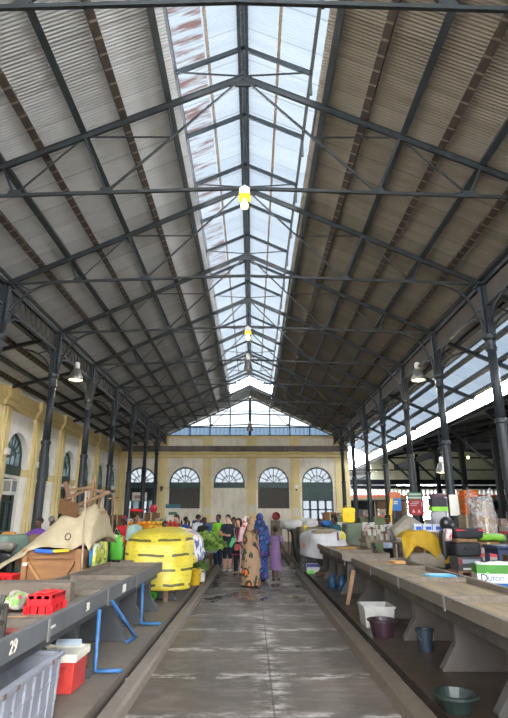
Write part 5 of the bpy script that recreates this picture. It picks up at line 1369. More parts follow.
# orange crates stacked
for i, (z, m) in enumerate(((1.72, 'orange_plastic'), (2.0, 'orange_plastic'))):
    C('orange_plastic', '#C8601C', .45)
    crate_box(('lower', 'upper')[i] + ' orange plastic crate of the pair behind the tarpaulin', 5.14, 12.95, z+.0, .30, .28, .265, m, .03*i, 'orange crates on the cabinet')
tag(MB().bb(4.93, 5.36, 12.72, 13.2, .12, 1.72).build('dark_cabinet', 'sack_load', bevel=.01), 'tall dull brown cabinet carrying the orange crates', 'cabinet')
M['white_paper'] = plain('white_paper', '#D6D2C6', .7, .06, 5)
tag(MB().box((5.50, 14.9, 1.98), (.26, .015, .55), rz=.1).build('paper_sheet', 'white_paper'), 'white paper notice hung by the second right iron column', 'notice')
# bundle of dark goods like a figure: stacked packs
t = thing('goods_stack', 'dark stack with green band and white bag in front of the bright screen', 'stack', (4.35, 12.9, 1.3))
heap(MB(), (4.4, 13.0, 1.62), (.34, .3, .42), .6, .6, .04, 5).build('white_bag', C('grey_white_bag', '#8C8A90', .6), t, smooth=True)
MB().bb(4.22, 4.60, 12.85, 13.15, 1.80, 1.90).build('green_pack', C('lime_pack', '#7DB83A', .5), t); MB().bb(4.24, 4.58, 12.85, 13.15, 1.90, 2.10).build('dark_pack', C('navy_black_pack', '#24242E', .6), t); heap(MB(), (4.41, 13, 2.15), (.34, .28, .12), .6, .6, .01).build('brown_pack', C('brown_pack', '#54404A', .8), t, smooth=True)
# far stalls seen under the shed: counters, boxes
for i, (x, y, sx, sy, h, m, lab) in enumerate(((4.0, 26.5, 1.6, .8, 1.5, 'fruit_blue', 'dull blue covered counter far along the right side'), (4.1, 28.5, .9, .7, 1.9, 'print_red', 'red-brown kiosk box far along the right side'), (6.0, 27, 1.6, .9, 1.7, 'dull_green_carton', 'dark green kiosk counter beyond the right columns'), (7.2, 22, 1.4, .8, 1.3, 'dark_plastic', 'dark counter in the shade beyond the right columns'), (7.6, 18, 1.8, .9, 1.35, 'old_wood', 'brown wooden counter in the shade beyond the right columns'), (7.4, 15.0, 1.3, .9, 1.45, 'dark_plastic', 'black covered stall near the right edge beyond the columns'))):
    t = thing('market_counter', lab, 'counter', (x, y, .12))
    MB().bb(x-sx/2, x+sx/2, y-sy/2, y+sy/2, .12, h-.06).build('body', m, t, bevel=.01); MB().bb(x-sx/2-.06, x+sx/2+.06, y-sy/2-.06, y+sy/2+.06, h-.06, h).build('counter_top', 'grey_board', t)
    for k in range(3):
        mb = MB().bb(x-sx/2+sx*k/3+.04, x-sx/2+sx*(k+1)/3-.04, y-sy/2-.012, y-sy/2, .2, h-.14); mb.build('front_panel', m, t)
printed('mixed_pack', '#8A7A6A', ['#B4463C', '#D8D2C8', '#3E5C86', '#C9A63A'], 8, .3)
rnd = random.Random(8)
for i, (x, y, z, s) in enumerate(((3.6, 26.4, 1.5, .3), (4.3, 26.4, 1.5, .36), (5.6, 26.9, 1.7, .32), (6.3, 27, 1.7, .4), (7.0, 21.9, 1.3, .34), (7.5, 22, 1.3, .28), (7.1, 17.9, 1.35, .4), (7.7, 18, 1.35, .36), (8.2, 18, 1.35, .3), (7.2, 15, 1.45, .4), (7.7, 15, 1.45, .3))):
    carton(f'{ORD[i] if i else "first"} of the small mixed cartons on the shaded counters beyond the columns', x, y, z, s, s*.8, s*.9, 'mixed_pack', rnd.uniform(-.3, .3), False, 'cartons on the shaded counters', False)

for i, (x, m, lab) in enumerate(((7.5, 'shed_iron', 'dark closed kiosk nearest the far wall corner under the shed'), (9.6, 'old_wood', 'dark brown kiosk in the middle of the row under the shed'), (17.6, 'shed_iron', 'dark kiosk right of the bright pierced screen under the shed'))):
    t = thing('kiosk', lab, 'kiosk', (x, 38.4, 0))
    MB().bb(x-.95, x+.95, 37.9, 38.9, -.13, 2.75).build('body', m, t); MB().bb(x-1.05, x+1.05, 37.7, 39.0, 2.75, 2.85).build('roof', 'dark_plastic', t)
    MB().bb(x-.7, x+.7, 37.87, 37.9, 1.1, 2.2).build('hatch', 'dark_louvre', t); MB().bb(x-.8, x+.8, 37.65, 37.9, 1.0, 1.05).build('counter', 'grey_board', t)
# ------------------------------------------------------------------ lamps
def emis(name, col, s):
    n = NT(name); e = n.node('ShaderNodeEmission'); e.inputs[0].default_value = (*col, 1); e.inputs[1].default_value = s; n.link(e.outputs[0], n.out.inputs[0]); M[name] = n.m
emis('lamp_glow', (1, .84, .42), 3); emis('lamp_glow_soft', (.9, .85, .3), .8); emis('bulb_glow', (1, .88, .3), 7)
M['lamp_metal'] = plain('lamp_reflector', '#8E8A86', .35, .12, 5, metal=.6)
M['lamp_yellow'] = plain('yellow_gear_box', '#D9C21E', .4, .1, 5)
M['glass_cup'] = glass('lamp_glass', (.8, .8, .7), hexc('#C9C6B8'), .5)
def highbay(label, x, y, z, ztop, lit=True, r=.23, name='pendant_lamp'):
    t = thing(name, label, 'lamp', (x, y, z))
    MB().tube([(x, y, z+.62), (x, y, ztop)], .012, 6).build('hanging_rod', 'iron', t)
    MB().lathe([(.05, z+.40), (.09, z+.42), (.09, z+.58), (.04, z+.63)], (x, y, 0), 16).build('gear_housing', 'glass_cup' if False else 'white_paint', t)
    MB().lathe([(r, z), (r*1.02, z+.02), (r*.93, z+.14), (r*.62, z+.33), (r*.3, z+.40), (r*.26, z+.40), (r*.58, z+.32), (r*.9, z+.14), (r*.98, z+.01)], (x, y, 0), 24, cap=(False, False)).build('reflector', 'lamp_metal', t, smooth=True)
    MB().lathe([(0, z+.02), (r*.95, z+.02), (r*.93, z+.05), (0, z+.05)], (x, y, 0), 24, cap=(False, False)).build('lens', 'lamp_glow' if lit else 'white_paint', t)
    if lit:
        MB().ball((x, y, z+.0), .05, 10, 8, (1, 1, .6)).build('bulb', 'bulb_glow', t)
    return t
highbay('lit dome pendant lamp hanging under the left lattice beam', XL+.06, 17.23, 6.10, 6.56)
highbay('lit dome pendant lamp hanging under the right boarded beam', XR-.04, 17.23, 6.10, 6.56)
for y, lab in ((8.23, 'lit bulb lamp with yellow gear box at the nearest visible tie rod'), (15.43, 'lit bulb lamp with yellow gear box farther along the ridge line')):
    t = thing('bulb_lamp', lab, 'lamp', (CX+.05, y, 7.0)); x = CX+.05
    y -= .06
    MB().tube([(x, y, 7.32), (x, y, 7.40)], .01, 6).build('hanger', 'iron', t)
    MB().prism([(x-.09, 7.17), (x+.09, 7.17), (x+.09, 7.28), (x, 7.34), (x-.09, 7.28)], 'Y', y-.07, y+.07).build('gear_housing', 'white_paint', t)
    MB().bb(x-.1, x+.1, y-.08, y+.08, 7.09, 7.17).build('yellow_band', 'lamp_yellow', t)
    MB().lathe([(.035, 7.09), (.04, 7.05), (.068, 6.98), (.06, 6.92), (.0, 6.88)], (x, y, 0), 16, cap=(True, False)).build('bulb', 'bulb_glow', t, smooth=True)
highbay('unlit dome pendant lamp hanging under the third tie rod on the ridge line', CX+.02, 19.03, 6.95, 7.36, False, .16)
highbay('unlit dome pendant lamp on a long rod before the glazed gable', CX, 34.6, 7.15, 9.8, False, .22)
highbay('dim lit dome lamp hanging in the dark shed', 7.85, 22.2, 3.45, 5.6, True, .24)
[c for c in COL.objects if c.name.startswith('lens')][-1].data.materials[0] = M['lamp_glow_soft']
t = thing('bare_bulb', 'lit bare bulb hanging in the dark shed', 'lamp', (9.15, 22.6, 4.1))
MB().tube([(9.15, 22.6, 4.18), (9.15, 22.6, 5.5)], .008, 6).build('cord', 'iron', t); MB().ball((9.15, 22.6, 4.1), .06, 12, 8).build('bulb', 'bulb_glow', t)
for x, y, z, e in ((XL+.06, 17.23, 6.0, 60), (XR-.04, 17.23, 6.0, 60), (CX+.05, 8.1, 6.8, 15), (CX+.05, 15.3, 6.8, 15), (7.85, 22.2, 3.35, 120), (9.15, 22.5, 4.0, 120)):
    l = bpy.data.lights.new('lamp_light', 'POINT'); l.energy = e; l.color = (1, .86, .55); l.shadow_soft_size = .08
    o = bpy.data.objects.new('lamp_light', l); o.location = (x, y, z); COL.objects.link(o)
# ------------------------------------------------------------------ fittings on the walls
M['ac_white'] = plain('ac_casing', '#D9D8D2', .5, .08, 5)
def ac(label, y, z, w, h):
    t = thing('air_conditioner', label, 'air conditioner', (XWL+.3, y, z-h/2))
    MB().bb(XWL-.05, XWL+.30, y-w/2, y+w/2, z-h/2, z+h/2).build('casing', 'ac_white', t, bevel=.015)
    mb = MB()
    for k in range(7): mb.bb(XWL+.03+.036*k, XWL+.05+.036*k, y-w/2-.008, y-w/2, z-h/2+.06, z+h/2-.06)
    mb.build('side_grille', 'dark_louvre', t)
    MB().bb(XWL+.30, XWL+.31, y-w/2+.06, y+w/2-.06, z-h/2+.06, z+h/2-.06).build('front_grille', 'grey_bin', t)
    MB().bb(XWL, XWL+.34, y-w/2-.02, y+w/2+.02, z-h/2-.06, z-h/2).build('bracket', 'ac_white', t)
ac('white air conditioner box on the left wall above the nearest dark door', 20.3, 2.78, .5, .5)
t = thing('framed_poster', 'white framed notice on the second dark door of the left wall', 'poster', (XWL, 24.05, 2.6))
MB().bb(XWL-.14, XWL-.10, 23.75, 24.3, 2.50, 3.0).build('frame', 'white_paint', t); MB().bb(XWL-.10, XWL-.095, 23.87, 24.18, 2.6, 2.9).build('print', 'dark_louvre', t)
t = thing('framed_poster', 'white notice with red print on the left wall beyond the overturned chair', 'poster', (XWL, 28.4, 2.6))
MB().bb(XWL+.2, XWL+.23, 28.1, 28.7, 2.45, 3.05).build('board', 'white_paint', t); MB().bb(XWL+.23, XWL+.235, 28.25, 28.55, 2.6, 2.9).build('print', 'lid_red', t)
for i, (y, z) in enumerate(((19.45, 3.95), (22.45, 3.75), (34.7, 3.45))):
    t = thing('wall_speaker', ['small white box lamp on the nearest visible pilaster of the left wall', 'small white box with black lens on the second pilaster of the left wall', 'small white box on the last pilaster of the left wall'][i], 'fitting', (XWL+.3, y, z))
    MB().bb(XWL+.2, XWL+.34, y-.13, y+.13, z-.1, z+.14).build('casing', 'white_paint', t, bevel=.02); MB().lathe([(.05, 0), (.07, -.1), (.0, -.1)], (XWL+.36, y-.05, z-.1), 12).build('lens', 'dark_louvre', t)
for i, (x, z, w, h) in enumerate(((-6.2, 3.55, .2, .2), (2.98, 3.60, .24, .24))):
    t = thing('wall_camera', ('dark wall lamp on the left pilaster of the far wall', 'small white box with dark lamp on the pilaster left of the green doors')[i], 'fitting', (x, YW-.2, z))
    MB().bb(x-w/2, x+w/2, YW-.28, YW-.12, z-h/2+ .05, z+h/2+.05).build('casing', 'white_paint' if i else 'dark_louvre', t, bevel=.01); MB().ball((x, YW-.26, z-.12), .07, 10, 8).build('lamp', 'dark_louvre', t)
for i, (x, y, z) in enumerate(((-9.0+.15, 22.4, 1.9), (2.92, YW-.13, 2.0), (-.02, YW-.13, 2.2), (-3.1, YW-.13, 2.1))):
    mb = MB().bb(x-.006, x+.006, y-.16, y+.16, z-.45, z+.45) if i == 0 else MB().bb(x-.2, x+.2, y-.006, y+.006, z-.25, z+.25)
    if i == 0: mb = MB().bb(XWL+.2, XWL+.21, y-.12, y+.12, z-.45, z+.45)
    tag(mb.build('paper_notice', 'white_paper'), ['white paper notice on the second pilaster of the left wall', 'paper notices on the pilaster left of the green doors', 'small paper notice on the middle pilaster of the far wall', 'small paper notice on the pilaster between shutter and blank bay'][i], 'notice')
t = thing('banner', 'small white and teal stall banner in front of the far wall', 'banner', (-4.3, 30, .12))
MB().bb(-4.78, -3.98, 29.98, 30.0, 1.7, 2.35).build('cloth', 'white_paper', t); MB().bb(-4.78, -3.98, 29.975, 29.98, 2.15, 2.35).build('teal_band', C('teal_print', '#3C6F7C'), t); MB().bb(-4.6, -4.15, 29.975, 29.98, 1.8, 1.95).build('green_band', C('dull_green_print', '#4E6B52'), t)
for x in (-4.75, -4.0): MB().tube([(x, 30.02, .12), (x, 30.02, 2.4)], .02, 6).build('pole', 'iron', t)
t = thing('notice_board', 'white framed notice hung on the dark doors of the far wall', 'notice', (-7.7, YW-.2, 2.9))
MB().bb(-8.2, -7.2, YW-.06, YW-.02, 2.75, 3.3).build('board', 'white_paper', t); MB().bb(-8.05, -7.4, YW-.07, YW-.06, 2.9, 3.1).build('print', C('pinkish_print', '#9E7F7A'), t)
for x, lab in ((-6.55, 'curved rainwater pipe at the left end of the parapet'), (6.25, 'curved rainwater pipe at the right end of the parapet')):
    tag(MB().tube([(x, YW-.45, 6.12), (x, YW-.45, 6.4), (x-.06, YW-.45, 6.6), (x-.18, YW-.42, 6.68), (x-.3, YW-.4, 6.6)], .05, 8).build('rain_pipe', 'iron', smooth=True), lab, 'pipe')
# ------------------------------------------------------------------ back-left stalls
def counter(label, x, y, sx, sy, h, m):
    t = thing('market_counter', label, 'counter', (x, y, .12))
    MB().bb(x-sx/2, x+sx/2, y-sy/2, y+sy/2, .12, h-.05).build('body', m, t); MB().bb(x-sx/2-.05, x+sx/2+.05, y-sy/2-.05, y+sy/2+.05, h-.05, h).build('counter_top', 'grey_board', t)
counter('fruit counter behind the yellow tarpaulin', -3.3, 18.6, 2.2, .9, 1.15, 'old_wood')
counter('carton-laden counter in front of the dark far doors', -5.0, 24.0, 3.2, 1.0, 1.2, 'grey_board')
counter('bottle counter in front of the far shuttered window', -3.9, 27.2, 3.2, 1.0, 1.25, 'old_wood')
counter('low counter along the far left of the aisle', -1.75, 24.0, .8, 4.6, 1.1, 'grey_board')
rnd = random.Random(3)
fr = []
for nm, col in (('orange', '#E08A1E'), ('mango', '#D9A42A'), ('tomato', '#B8322A')):
    t = thing(nm, 'x', 'fruit', (0, 0, 0))
    MB().ball((0, 0, .07), .075, 12, 8, (1, 1, .93)).build('flesh', C(nm+'_skin', col, .45), t, smooth=True); MB().tube([(0, 0, .135), (.01, 0, .16)], .008, 5).build('stalk', 'leaf', t)
    fr.append(t)
cnt = [0, 0, 0]
for layer, (nx, ny) in enumerate(((13, 4), (12, 3), (11, 2))):
    for i in range(nx):
        for j in range(ny):
            k = 0 if i < nx*.4 else (1 if i < nx*.7 else 2)
            o = fr[k] if cnt[k] == 0 else dup(fr[k], (0, 0, 0)); cnt[k] += 1
            o['label'] = ['orange in the heap of oranges on the fruit counter', 'yellow mango in the heap on the fruit counter', 'red tomato in the heap on the fruit counter'][k]; o['group'] = ['oranges on the fruit counter', 'mangoes on the fruit counter', 'tomatoes on the fruit counter'][k]
            place(o, (-4.25+.15*i+.075*layer, 18.35+.15*j+.075*layer, 1.15+.125*layer), rnd.uniform(0, 6))
for i, (x, y, z, sx, sy, sz, m, lab) in enumerate(((-5.9, 24, 1.2, .7, .5, .55, 'cardboard', 'large brown carton at the left of the far carton counter'), (-5.1, 24, 1.2, .6, .5, .4, 'carton_white', 'white carton in the middle of the far carton counter'), (-4.4, 24, 1.2, .6, .5, .65, 'cardboard', 'tall brown carton at the right of the far carton counter'), (-4.0, 23.9, 1.2, .35, .4, .4, 'carton_cream', 'small pale carton at the right end of the far carton counter'), (-5.1, 24, 1.61, .5, .4, .3, 'cardboard', 'brown carton on top of the white one on the far counter'), (-2.7, 18.75, 1.15, .5, .4, .3, 'cardboard', 'brown carton at the right end of the fruit counter'))):
    carton(lab, x, y, z, sx, sy, sz, m, rnd.uniform(-.2, .2))
tag(MB().ball((-4.3, 23.7, 2.02), .17, 14, 10).build('beach_ball', C('pink_red_ball', '#C8304A', .4), smooth=True), 'red ball on top of the tall brown carton', 'ball')
tag(heap(MB(), (-5.0, 23.6, 1.95), (.6, .3, .12), .6, .6, .02).build('red_cap', 'red_plastic', smooth=True), 'flat red bundle on the brown carton of the far counter', 'bundle')
bt = thing('bottle', 'x', 'bottle', (0, 0, 0)); MB().lathe([(.05, 0), (.05, .2), (.02, .27), (.02, .33)], (0, 0, 0), 10).build('bottle_body', C('bottle_brown', '#4E3A2A', .25), bt); MB().lathe([(.024, .31), (.024, .345)], (0, 0, 0), 10).build('cap', 'white_paint', bt)
for i in range(16):
    o = bt if i == 0 else dup(bt, (0, 0, 0)); o['label'] = 'dark bottle standing on the counter before the far shuttered window'; o['group'] = 'bottles on the far counter'
    place(o, (-5.4+.19*i, 27.0+.12*(i % 3), 1.25))
sackm = [C('sack_blue', '#3C5E96', .8), C('sack_brown', '#6E5844', .9), C('sack_white', '#C9C6BE', .8), C('sack_dark', '#3A3836', .9)]
for i, (x, y, z, s) in enumerate(((-1.75, 22.3, 1.1, .5), (-1.75, 23.3, 1.1, .6), (-1.75, 24.4, 1.1, .5), (-1.75, 25.6, 1.1, .6), (-2.7, 27.2, 1.25, .5), (-5.6, 18.4, .12, .9))):
    tag(heap(MB(), (x, y, z+s*.28), (s, s, s*.6), .6, .6, .04, 4, seed=i).build('goods_sack', sackm[i % 4], smooth=True), ['blue sack nearest on the low counter along the far left', 'brown sack second on the low counter along the far left', 'white sack third on the low counter along the far left', 'dark sack last on the low counter along the far left', 'blue sack among the bottles of the far counter', 'brown sack on the platform left of the fruit counter'][i], 'sack')
# ------------------------------------------------------------------ people
def skin_mat(name, col): 
    if name not in M: M[name] = plain(name, col, .5, .12, 8)
    return name
SK_D, SK_M, SK_L, SK_B = skin_mat('skin_dark', '#4A3024'), skin_mat('skin_brown', '#6E4A36'), skin_mat('skin_light', '#B98A70'), skin_mat('skin_tan', '#8E6248')
HAIR = C('black_hair', '#16120F', .7, .3, 30, bump=.4)
EYEW, EYED, LIP = C('eye_white', '#D8D4CC', .3), C('eye_dark', '#140F0C', .3), C('lips', '#7A4038', .5)
def loft(mb, rings, seg=20, cap=True):
    """rings: (centre, rx, ry) stacked; elliptical sections in the xy plane, may lean"""
    R = []
    for c, rx, ry in rings:
        c = V(c); R.append([mb.v(c + V((rx*math.cos(2*PI*k/seg), ry*math.sin(2*PI*k/seg), 0))) for k in range(seg)])
    for a, b in zip(R, R[1:]):
        for k in range(seg): mb.bm.faces.new([a[k], a[(k+1) % seg], b[(k+1) % seg], b[k]])
    if cap: mb.bm.faces.new(R[0][::-1]); mb.bm.faces.new(R[-1])
    return mb
def fuse(o, voxel):
    k = o.modifiers.new('fuse', 'REMESH'); k.mode = 'VOXEL'; k.voxel_size = voxel; k.use_smooth_shade = True
    s = o.modifiers.new('soft', 'SMOOTH'); s.factor = .5; s.iterations = 2
    bpy.context.view_layer.update()
    me = bpy.data.meshes.new_from_object(o.evaluated_get(bpy.context.evaluated_depsgraph_get()))
    o.modifiers.clear(); old = o.data; m = old.materials[0]; o.data = me
    me.materials.clear(); me.materials.append(m)
    for p in me.polygons: p.use_smooth = True
    bpy.data.meshes.remove(old)
def hand(mb, w, d, curl, side, H):
    """palm and five fingers; w wrist point, d pointing direction, side = thumb side vector"""
    d = V(d).normalized(); side = V(side); side = (side - d*side.dot(d)).normalized(); n = d.cross(side)
    L = .105*H
    pc = V(w) + d*.25*L
    mb.tube([V(w), pc, V(w)+d*.52*L], [.026, .034, .036], 8, flat=.5)
    for i, (o, ln) in enumerate(((.030, .42), (.011, .48), (-.010, .44), (-.029, .34))):
        b = V(w) + d*.46*L + side*o
        m = b + d*ln*L*.5*math.cos(curl*.6) + n*ln*L*.5*math.sin(curl*.6)
        e = m + d*ln*L*.5*math.cos(curl*1.5) + n*ln*L*.5*math.sin(curl*1.5)
        mb.tube([b, m, e], [.0115, .0105, .009], 6)
    b = V(w) + d*.16*L + side*.026
    mb.tube([b, b + side*.028 + d*.14*L, b + side*.034 + d*.34*L + n*.01], [.013, .0125, .010], 6)
def person(label, loc, rz, H, skin, arms, legs=None, head_turn=0., head_tilt=0., lean=0., hair='short', vox=.011, stout=1., sit=False, group=None):
    """local frame: faces -y, feet at z=0. arms: ((elbow, wrist, hand dir) for the -x and +x side) in fractions of H"""
    t = thing('person', label, 'person', (0, 0, 0), group)
    h = H; S = lambda p: V(p)*h
    ln = V((0, -lean, 0))
    def sp(z): return V((0, -lean*max(0, z-.5)*1.6, 0))
    mb = MB()
    st = stout
    loft(mb, [((0, 0, .46*h), .075*h*st, .055*h*st), (V((0, 0, .52*h))+sp(.52)*h, .092*h*st, .066*h*st), (V((0, 0, .60*h))+sp(.6)*h, .078*h*st, .056*h*st), (V((0, 0, .70*h))+sp(.7)*h, .092*h*st, .064*h*st), (V((0, 0, .77*h))+sp(.77)*h, .104*h*st, .060*h*st), (V((0, 0, .812*h))+sp(.81)*h, .085*h, .048*h), (V((0, 0, .835*h))+sp(.83)*h, .036*h, .036*h)], 18)
    nb = V((0, 0, .82*h))+sp(.82)*h
    hc = V((0, -.012*h, .932*h)) + sp(.93)*h
    mb.tube([nb, hc - V((0, 0, .03*h))], [.034*h, .031*h], 10)
    HR = Matrix.Rotation(head_turn, 3, 'Z') @ Matrix.Rotation(head_tilt, 3, 'X')
    def hp(x, y, z): return hc + HR @ (V((x, y, z))*h)
    def hball(p, r, sc):
        b2 = MB(); b2.ball((0, 0, 0), r*h, 14, 10, sc)
        for f in b2.bm.faces: mb.bm.faces.new([mb.bm.verts.new(hp(*p) + HR @ v.co) for v in f.verts])
        b2.bm.free()
    hball((0, .004, .012), .052, (.82, 1.0, 1.08)); hball((0, -.014, -.022), .042, (.82, .86, 1.05))
    hball((0, -.050, -.010), .0095, (.9, 1.1, 1.5)); hball((0, -.055, -.016), .0085, (1.2, 1, .8))
    for s in (-1, 1): hball((s*.044, .004, -.006), .014, (.35, .8, 1.2))
    hball((0, -.044, -.048), .013, (1.2, .8, .8))
    if legs is None: legs = [((-.05, -.01, .27), (-.052, .005, .045), (-.058, -.075)), ((.05, -.01, .27), (.052, .005, .045), (.058, -.075))]
    for s, (k, a, toe) in zip((-1, 1), legs):
        hip = V((s*.048*h, 0, .49*h)); k, a = S(k), S(a)
        mb.tube([hip, hip.lerp(k, .5), k, k.lerp(a, .35), a], [.058*h*st, .048*h*st, .034*h, .034*h, .022*h], 10)
        tz = a.z-.028*h
        mb.tube([a + V((0, .015*h, -.012*h)), V((toe[0]*h*.95, a.y-.03*h, a.z-.02*h)), V((toe[0]*h, toe[1]*h + a.y-.0*h, tz))], [.026*h, .026*h, .018*h], 8, flat=.75)
    A = []
    for s, (e, w, d) in zip((-1, 1), arms):
        sh = V((s*.098*h*st, 0, .795*h)) + sp(.79)*h; e, w = S(e), S(w)
        mb.tube([V((s*.06*h, 0, .79*h))+sp(.79)*h, sh, sh.lerp(e, .5), e, e.lerp(w, .4), w], [.034*h, .032*h, .028*h, .023*h, .023*h, .016*h], 10)
        hand(mb, w, d, .5, V((0, -1, .2)) if abs(V(d).z) > .6 else V((0, 0, 1)), h)
        A.append((sh, e, w))
    body = mb.build('body', skin, t); fuse(body, vox)
    for s in (-1, 1):
        e = MB().ball(hp(s*.0185, -.0475, .008), .0058*h, 8, 6, (1.2, .6, .8)).build('eye', EYEW, t, smooth=True)
        MB().ball(hp(s*.0185, -.0508, .008), .0032*h, 8, 6).build('iris', EYED, e)
        MB().bar(hp(s*.028, -.046, .020), hp(s*.010, -.051, .0215), .004*h, .004*h).build('eyebrow', HAIR, t)
    MB().bar(hp(-.014, -.0515, -.034), hp(.014, -.0515, -.034), .004*h, .006*h).build('mouth', LIP, t)
    if hair in ('short', 'cropped', 'long', 'bun', 'curly'):
        k = {'short': 1.10, 'cropped': 1.05, 'long': 1.12, 'bun': 1.08, 'curly': 1.32}[hair]
        hb = MB()
        b2 = MB(); b2.ball((0, 0, 0), .052*h*k, 18, 14, (.84, 1.02, 1.08))
        for f in b2.bm.faces:
            c = f.calc_center_median()
            lim = .004*h if hair != 'curly' else -.01*h
            if c.z > lim - (.9*c.y if c.y > 0 else .0) * (1 if hair != 'cropped' else .6) and not (c.y < -.033*h and c.z < .030*h):
                hb.bm.faces.new([hb.bm.verts.new(hp(0, .008, .014) + HR @ (v.co*(1 + (.10*mnoise.noise(v.co*70) if hair == 'curly' else 0)))) for v in f.verts])
        b2.bm.free()
        if hair == 'long':
            hb.tube([hp(0, .035, .03), hp(0, .055, -.04), hp(0, .05, -.11)], [.035*h, .045*h, .03*h], 10)
            for s in (-1, 1): hb.tube([hp(s*.035, .01, .03), hp(s*.045, .012, -.03), hp(s*.04, .02, -.09)], [.018*h, .02*h, .012*h], 8)
        if hair == 'bun': hb.ball(hp(0, .06, .02), .024*h, 10, 8)
        bmesh.ops.remove_doubles(hb.bm, verts=hb.bm.verts, dist=.0008)
        o = hb.build('hair', HAIR, t, smooth=True)
        md = o.modifiers.new('solid', 'SOLIDIFY'); md.thickness = .008*h; md.offset = 0
    ctx = dict(t=t, h=h, hp=hp, hc=hc, A=A, sp=sp, st=st, legs=legs, HR=HR)
    place(t, loc, rz)
    return ctx
def cloth(c, name, mb, m):
    # parts are built in the figure's own frame, so undo the placement offset
    o = mb.build(name, m, c['t'], smooth=True); return o
def shirt(c, m, sleeve=.45, hem=.47, name='shirt', loose=1.15, flare=1.0, neck=True):
    h, sp, st = c['h'], c['sp'], c['st']*loose; mb = MB()
    Z = [(hem, .098*flare, .074*flare), ((hem+.56)/2, .095, .070), (.60, .086, .064), (.70, .098, .070), (.775, .108, .064), (.815, .080, .052), (.84, .042, .042)]
    Z = [z for z in Z if z[0] >= hem]
    loft(mb, [(V((0, 0, z*h))+sp(z)*h, rx*h*st, ry*h*st) for z, rx, ry in Z], 20)
    for sh, e, w in c['A']:
        if sleeve <= .5:
            k = sleeve/.5; q = sh.lerp(e, k); pts = [sh.lerp(V((0, 0, sh.z)), .35), sh, sh.lerp(q, .5), q]; rs = [.040, .041, .038, .036]
        else:
            q = e.lerp(w, (sleeve-.5)/.5); pts = [sh.lerp(V((0, 0, sh.z)), .35), sh, sh.lerp(e, .5), e, q]; rs = [.040, .041, .037, .032, .027]
        mb.tube(pts, [r*h*loose/1.1 for r in rs], 12)
    o = cloth(c, name, mb, m); fuse(o, .014); return o
def trousers(c, m, length=.95, name='trousers'):
    h, st = c['h'], c['st']; mb = MB()
    loft(mb, [((0, 0, .44*h), .085*h*st, .066*h*st), ((0, 0, .50*h), .100*h*st, .074*h*st), ((0, 0, .575*h), .090*h*st, .066*h*st)], 18)
    for s, (k, a, toe) in zip((-1, 1), c['legs']):
        hip = V((s*.050*h, 0, .49*h)); k, a = V(k)*h, V(a)*h
        end = k.lerp(a, max(0, (length-.5)/.5)) if length > .5 else hip.lerp(k, length/.5)
        pts = [hip, hip.lerp(k, .5), k, end] if length > .5 else [hip, end]
        mb.tube(pts, ([.064*h*st, .054*h*st, .044*h, .038*h] if length > .5 else [.064*h*st, .055*h*st]), 12)
    o = cloth(c, name, mb, m); fuse(o, .014); return o
def shoes(c, m):
    h = c['h']
    for s, (k, a, toe) in zip((-1, 1), c['legs']):
        a = V(a)*h; tz = a.z-.03*h
        mb = MB().tube([a+V((0, .024*h, -.02*h)), V((toe[0]*h*.95, a.y-.03*h, tz)), V((toe[0]*h, toe[1]*h+a.y-.008*h, tz-.002*h))], [.029*h, .029*h, .022*h], 10, flat=.8)
        mb.build('shoe', m, c['t'], smooth=True)
def robe(c, m, hem=.05, top=.84, width=.115, name='dress', sleeve=.5, waist=.1, depth=.75, ripple=.06, slant=0.):
    h, sp = c['h'], c['sp']; mb = MB(); seg = 36
    Z = [(hem, width*1.12), (.25, width*1.02), (.42, width), (.52, width*.98), (.62, waist), (.72, waist*1.03), (.78, .106), (.815, .082), (top, .044)]
    Z = [z for z in Z if z[0] >= hem-.001]; rows = []
    for i, (z, r) in enumerate(Z):
        row = []
        for k in range(seg):
            a = 2*PI*k/seg; rip = 1 + ripple*math.sin(a*7+i*.4)*max(0, (.55-z)/.55)
            p = V((r*h*rip*math.cos(a), r*h*depth*rip*math.sin(a), z*h)) + sp(z)*h
            if i == 0: p.z += slant*h*math.cos(a)
            row.append(mb.v(p))
        rows.append(row)
    for a, b in zip(rows, rows[1:]):
        for k in range(seg): mb.bm.faces.new([a[k], a[(k+1) % seg], b[(k+1) % seg], b[k]])
    for sh, e, w in c['A']:
        q = sh.lerp(e, min(1, sleeve/.5)) if sleeve <= .5 else e.lerp(w, (sleeve-.5)*2)
        pts = [sh.lerp(V((0, 0, sh.z)), .4), sh, sh.lerp(e, .5), q] if sleeve <= .5 else [sh.lerp(V((0, 0, sh.z)), .4), sh, sh.lerp(e, .5), e, q]
        mb.tube(pts, [.042*h, .044*h, .042*h, .045*h, .042*h][:len(pts)], 12, cap=True)
    o = cloth(c, name, mb, m); return o
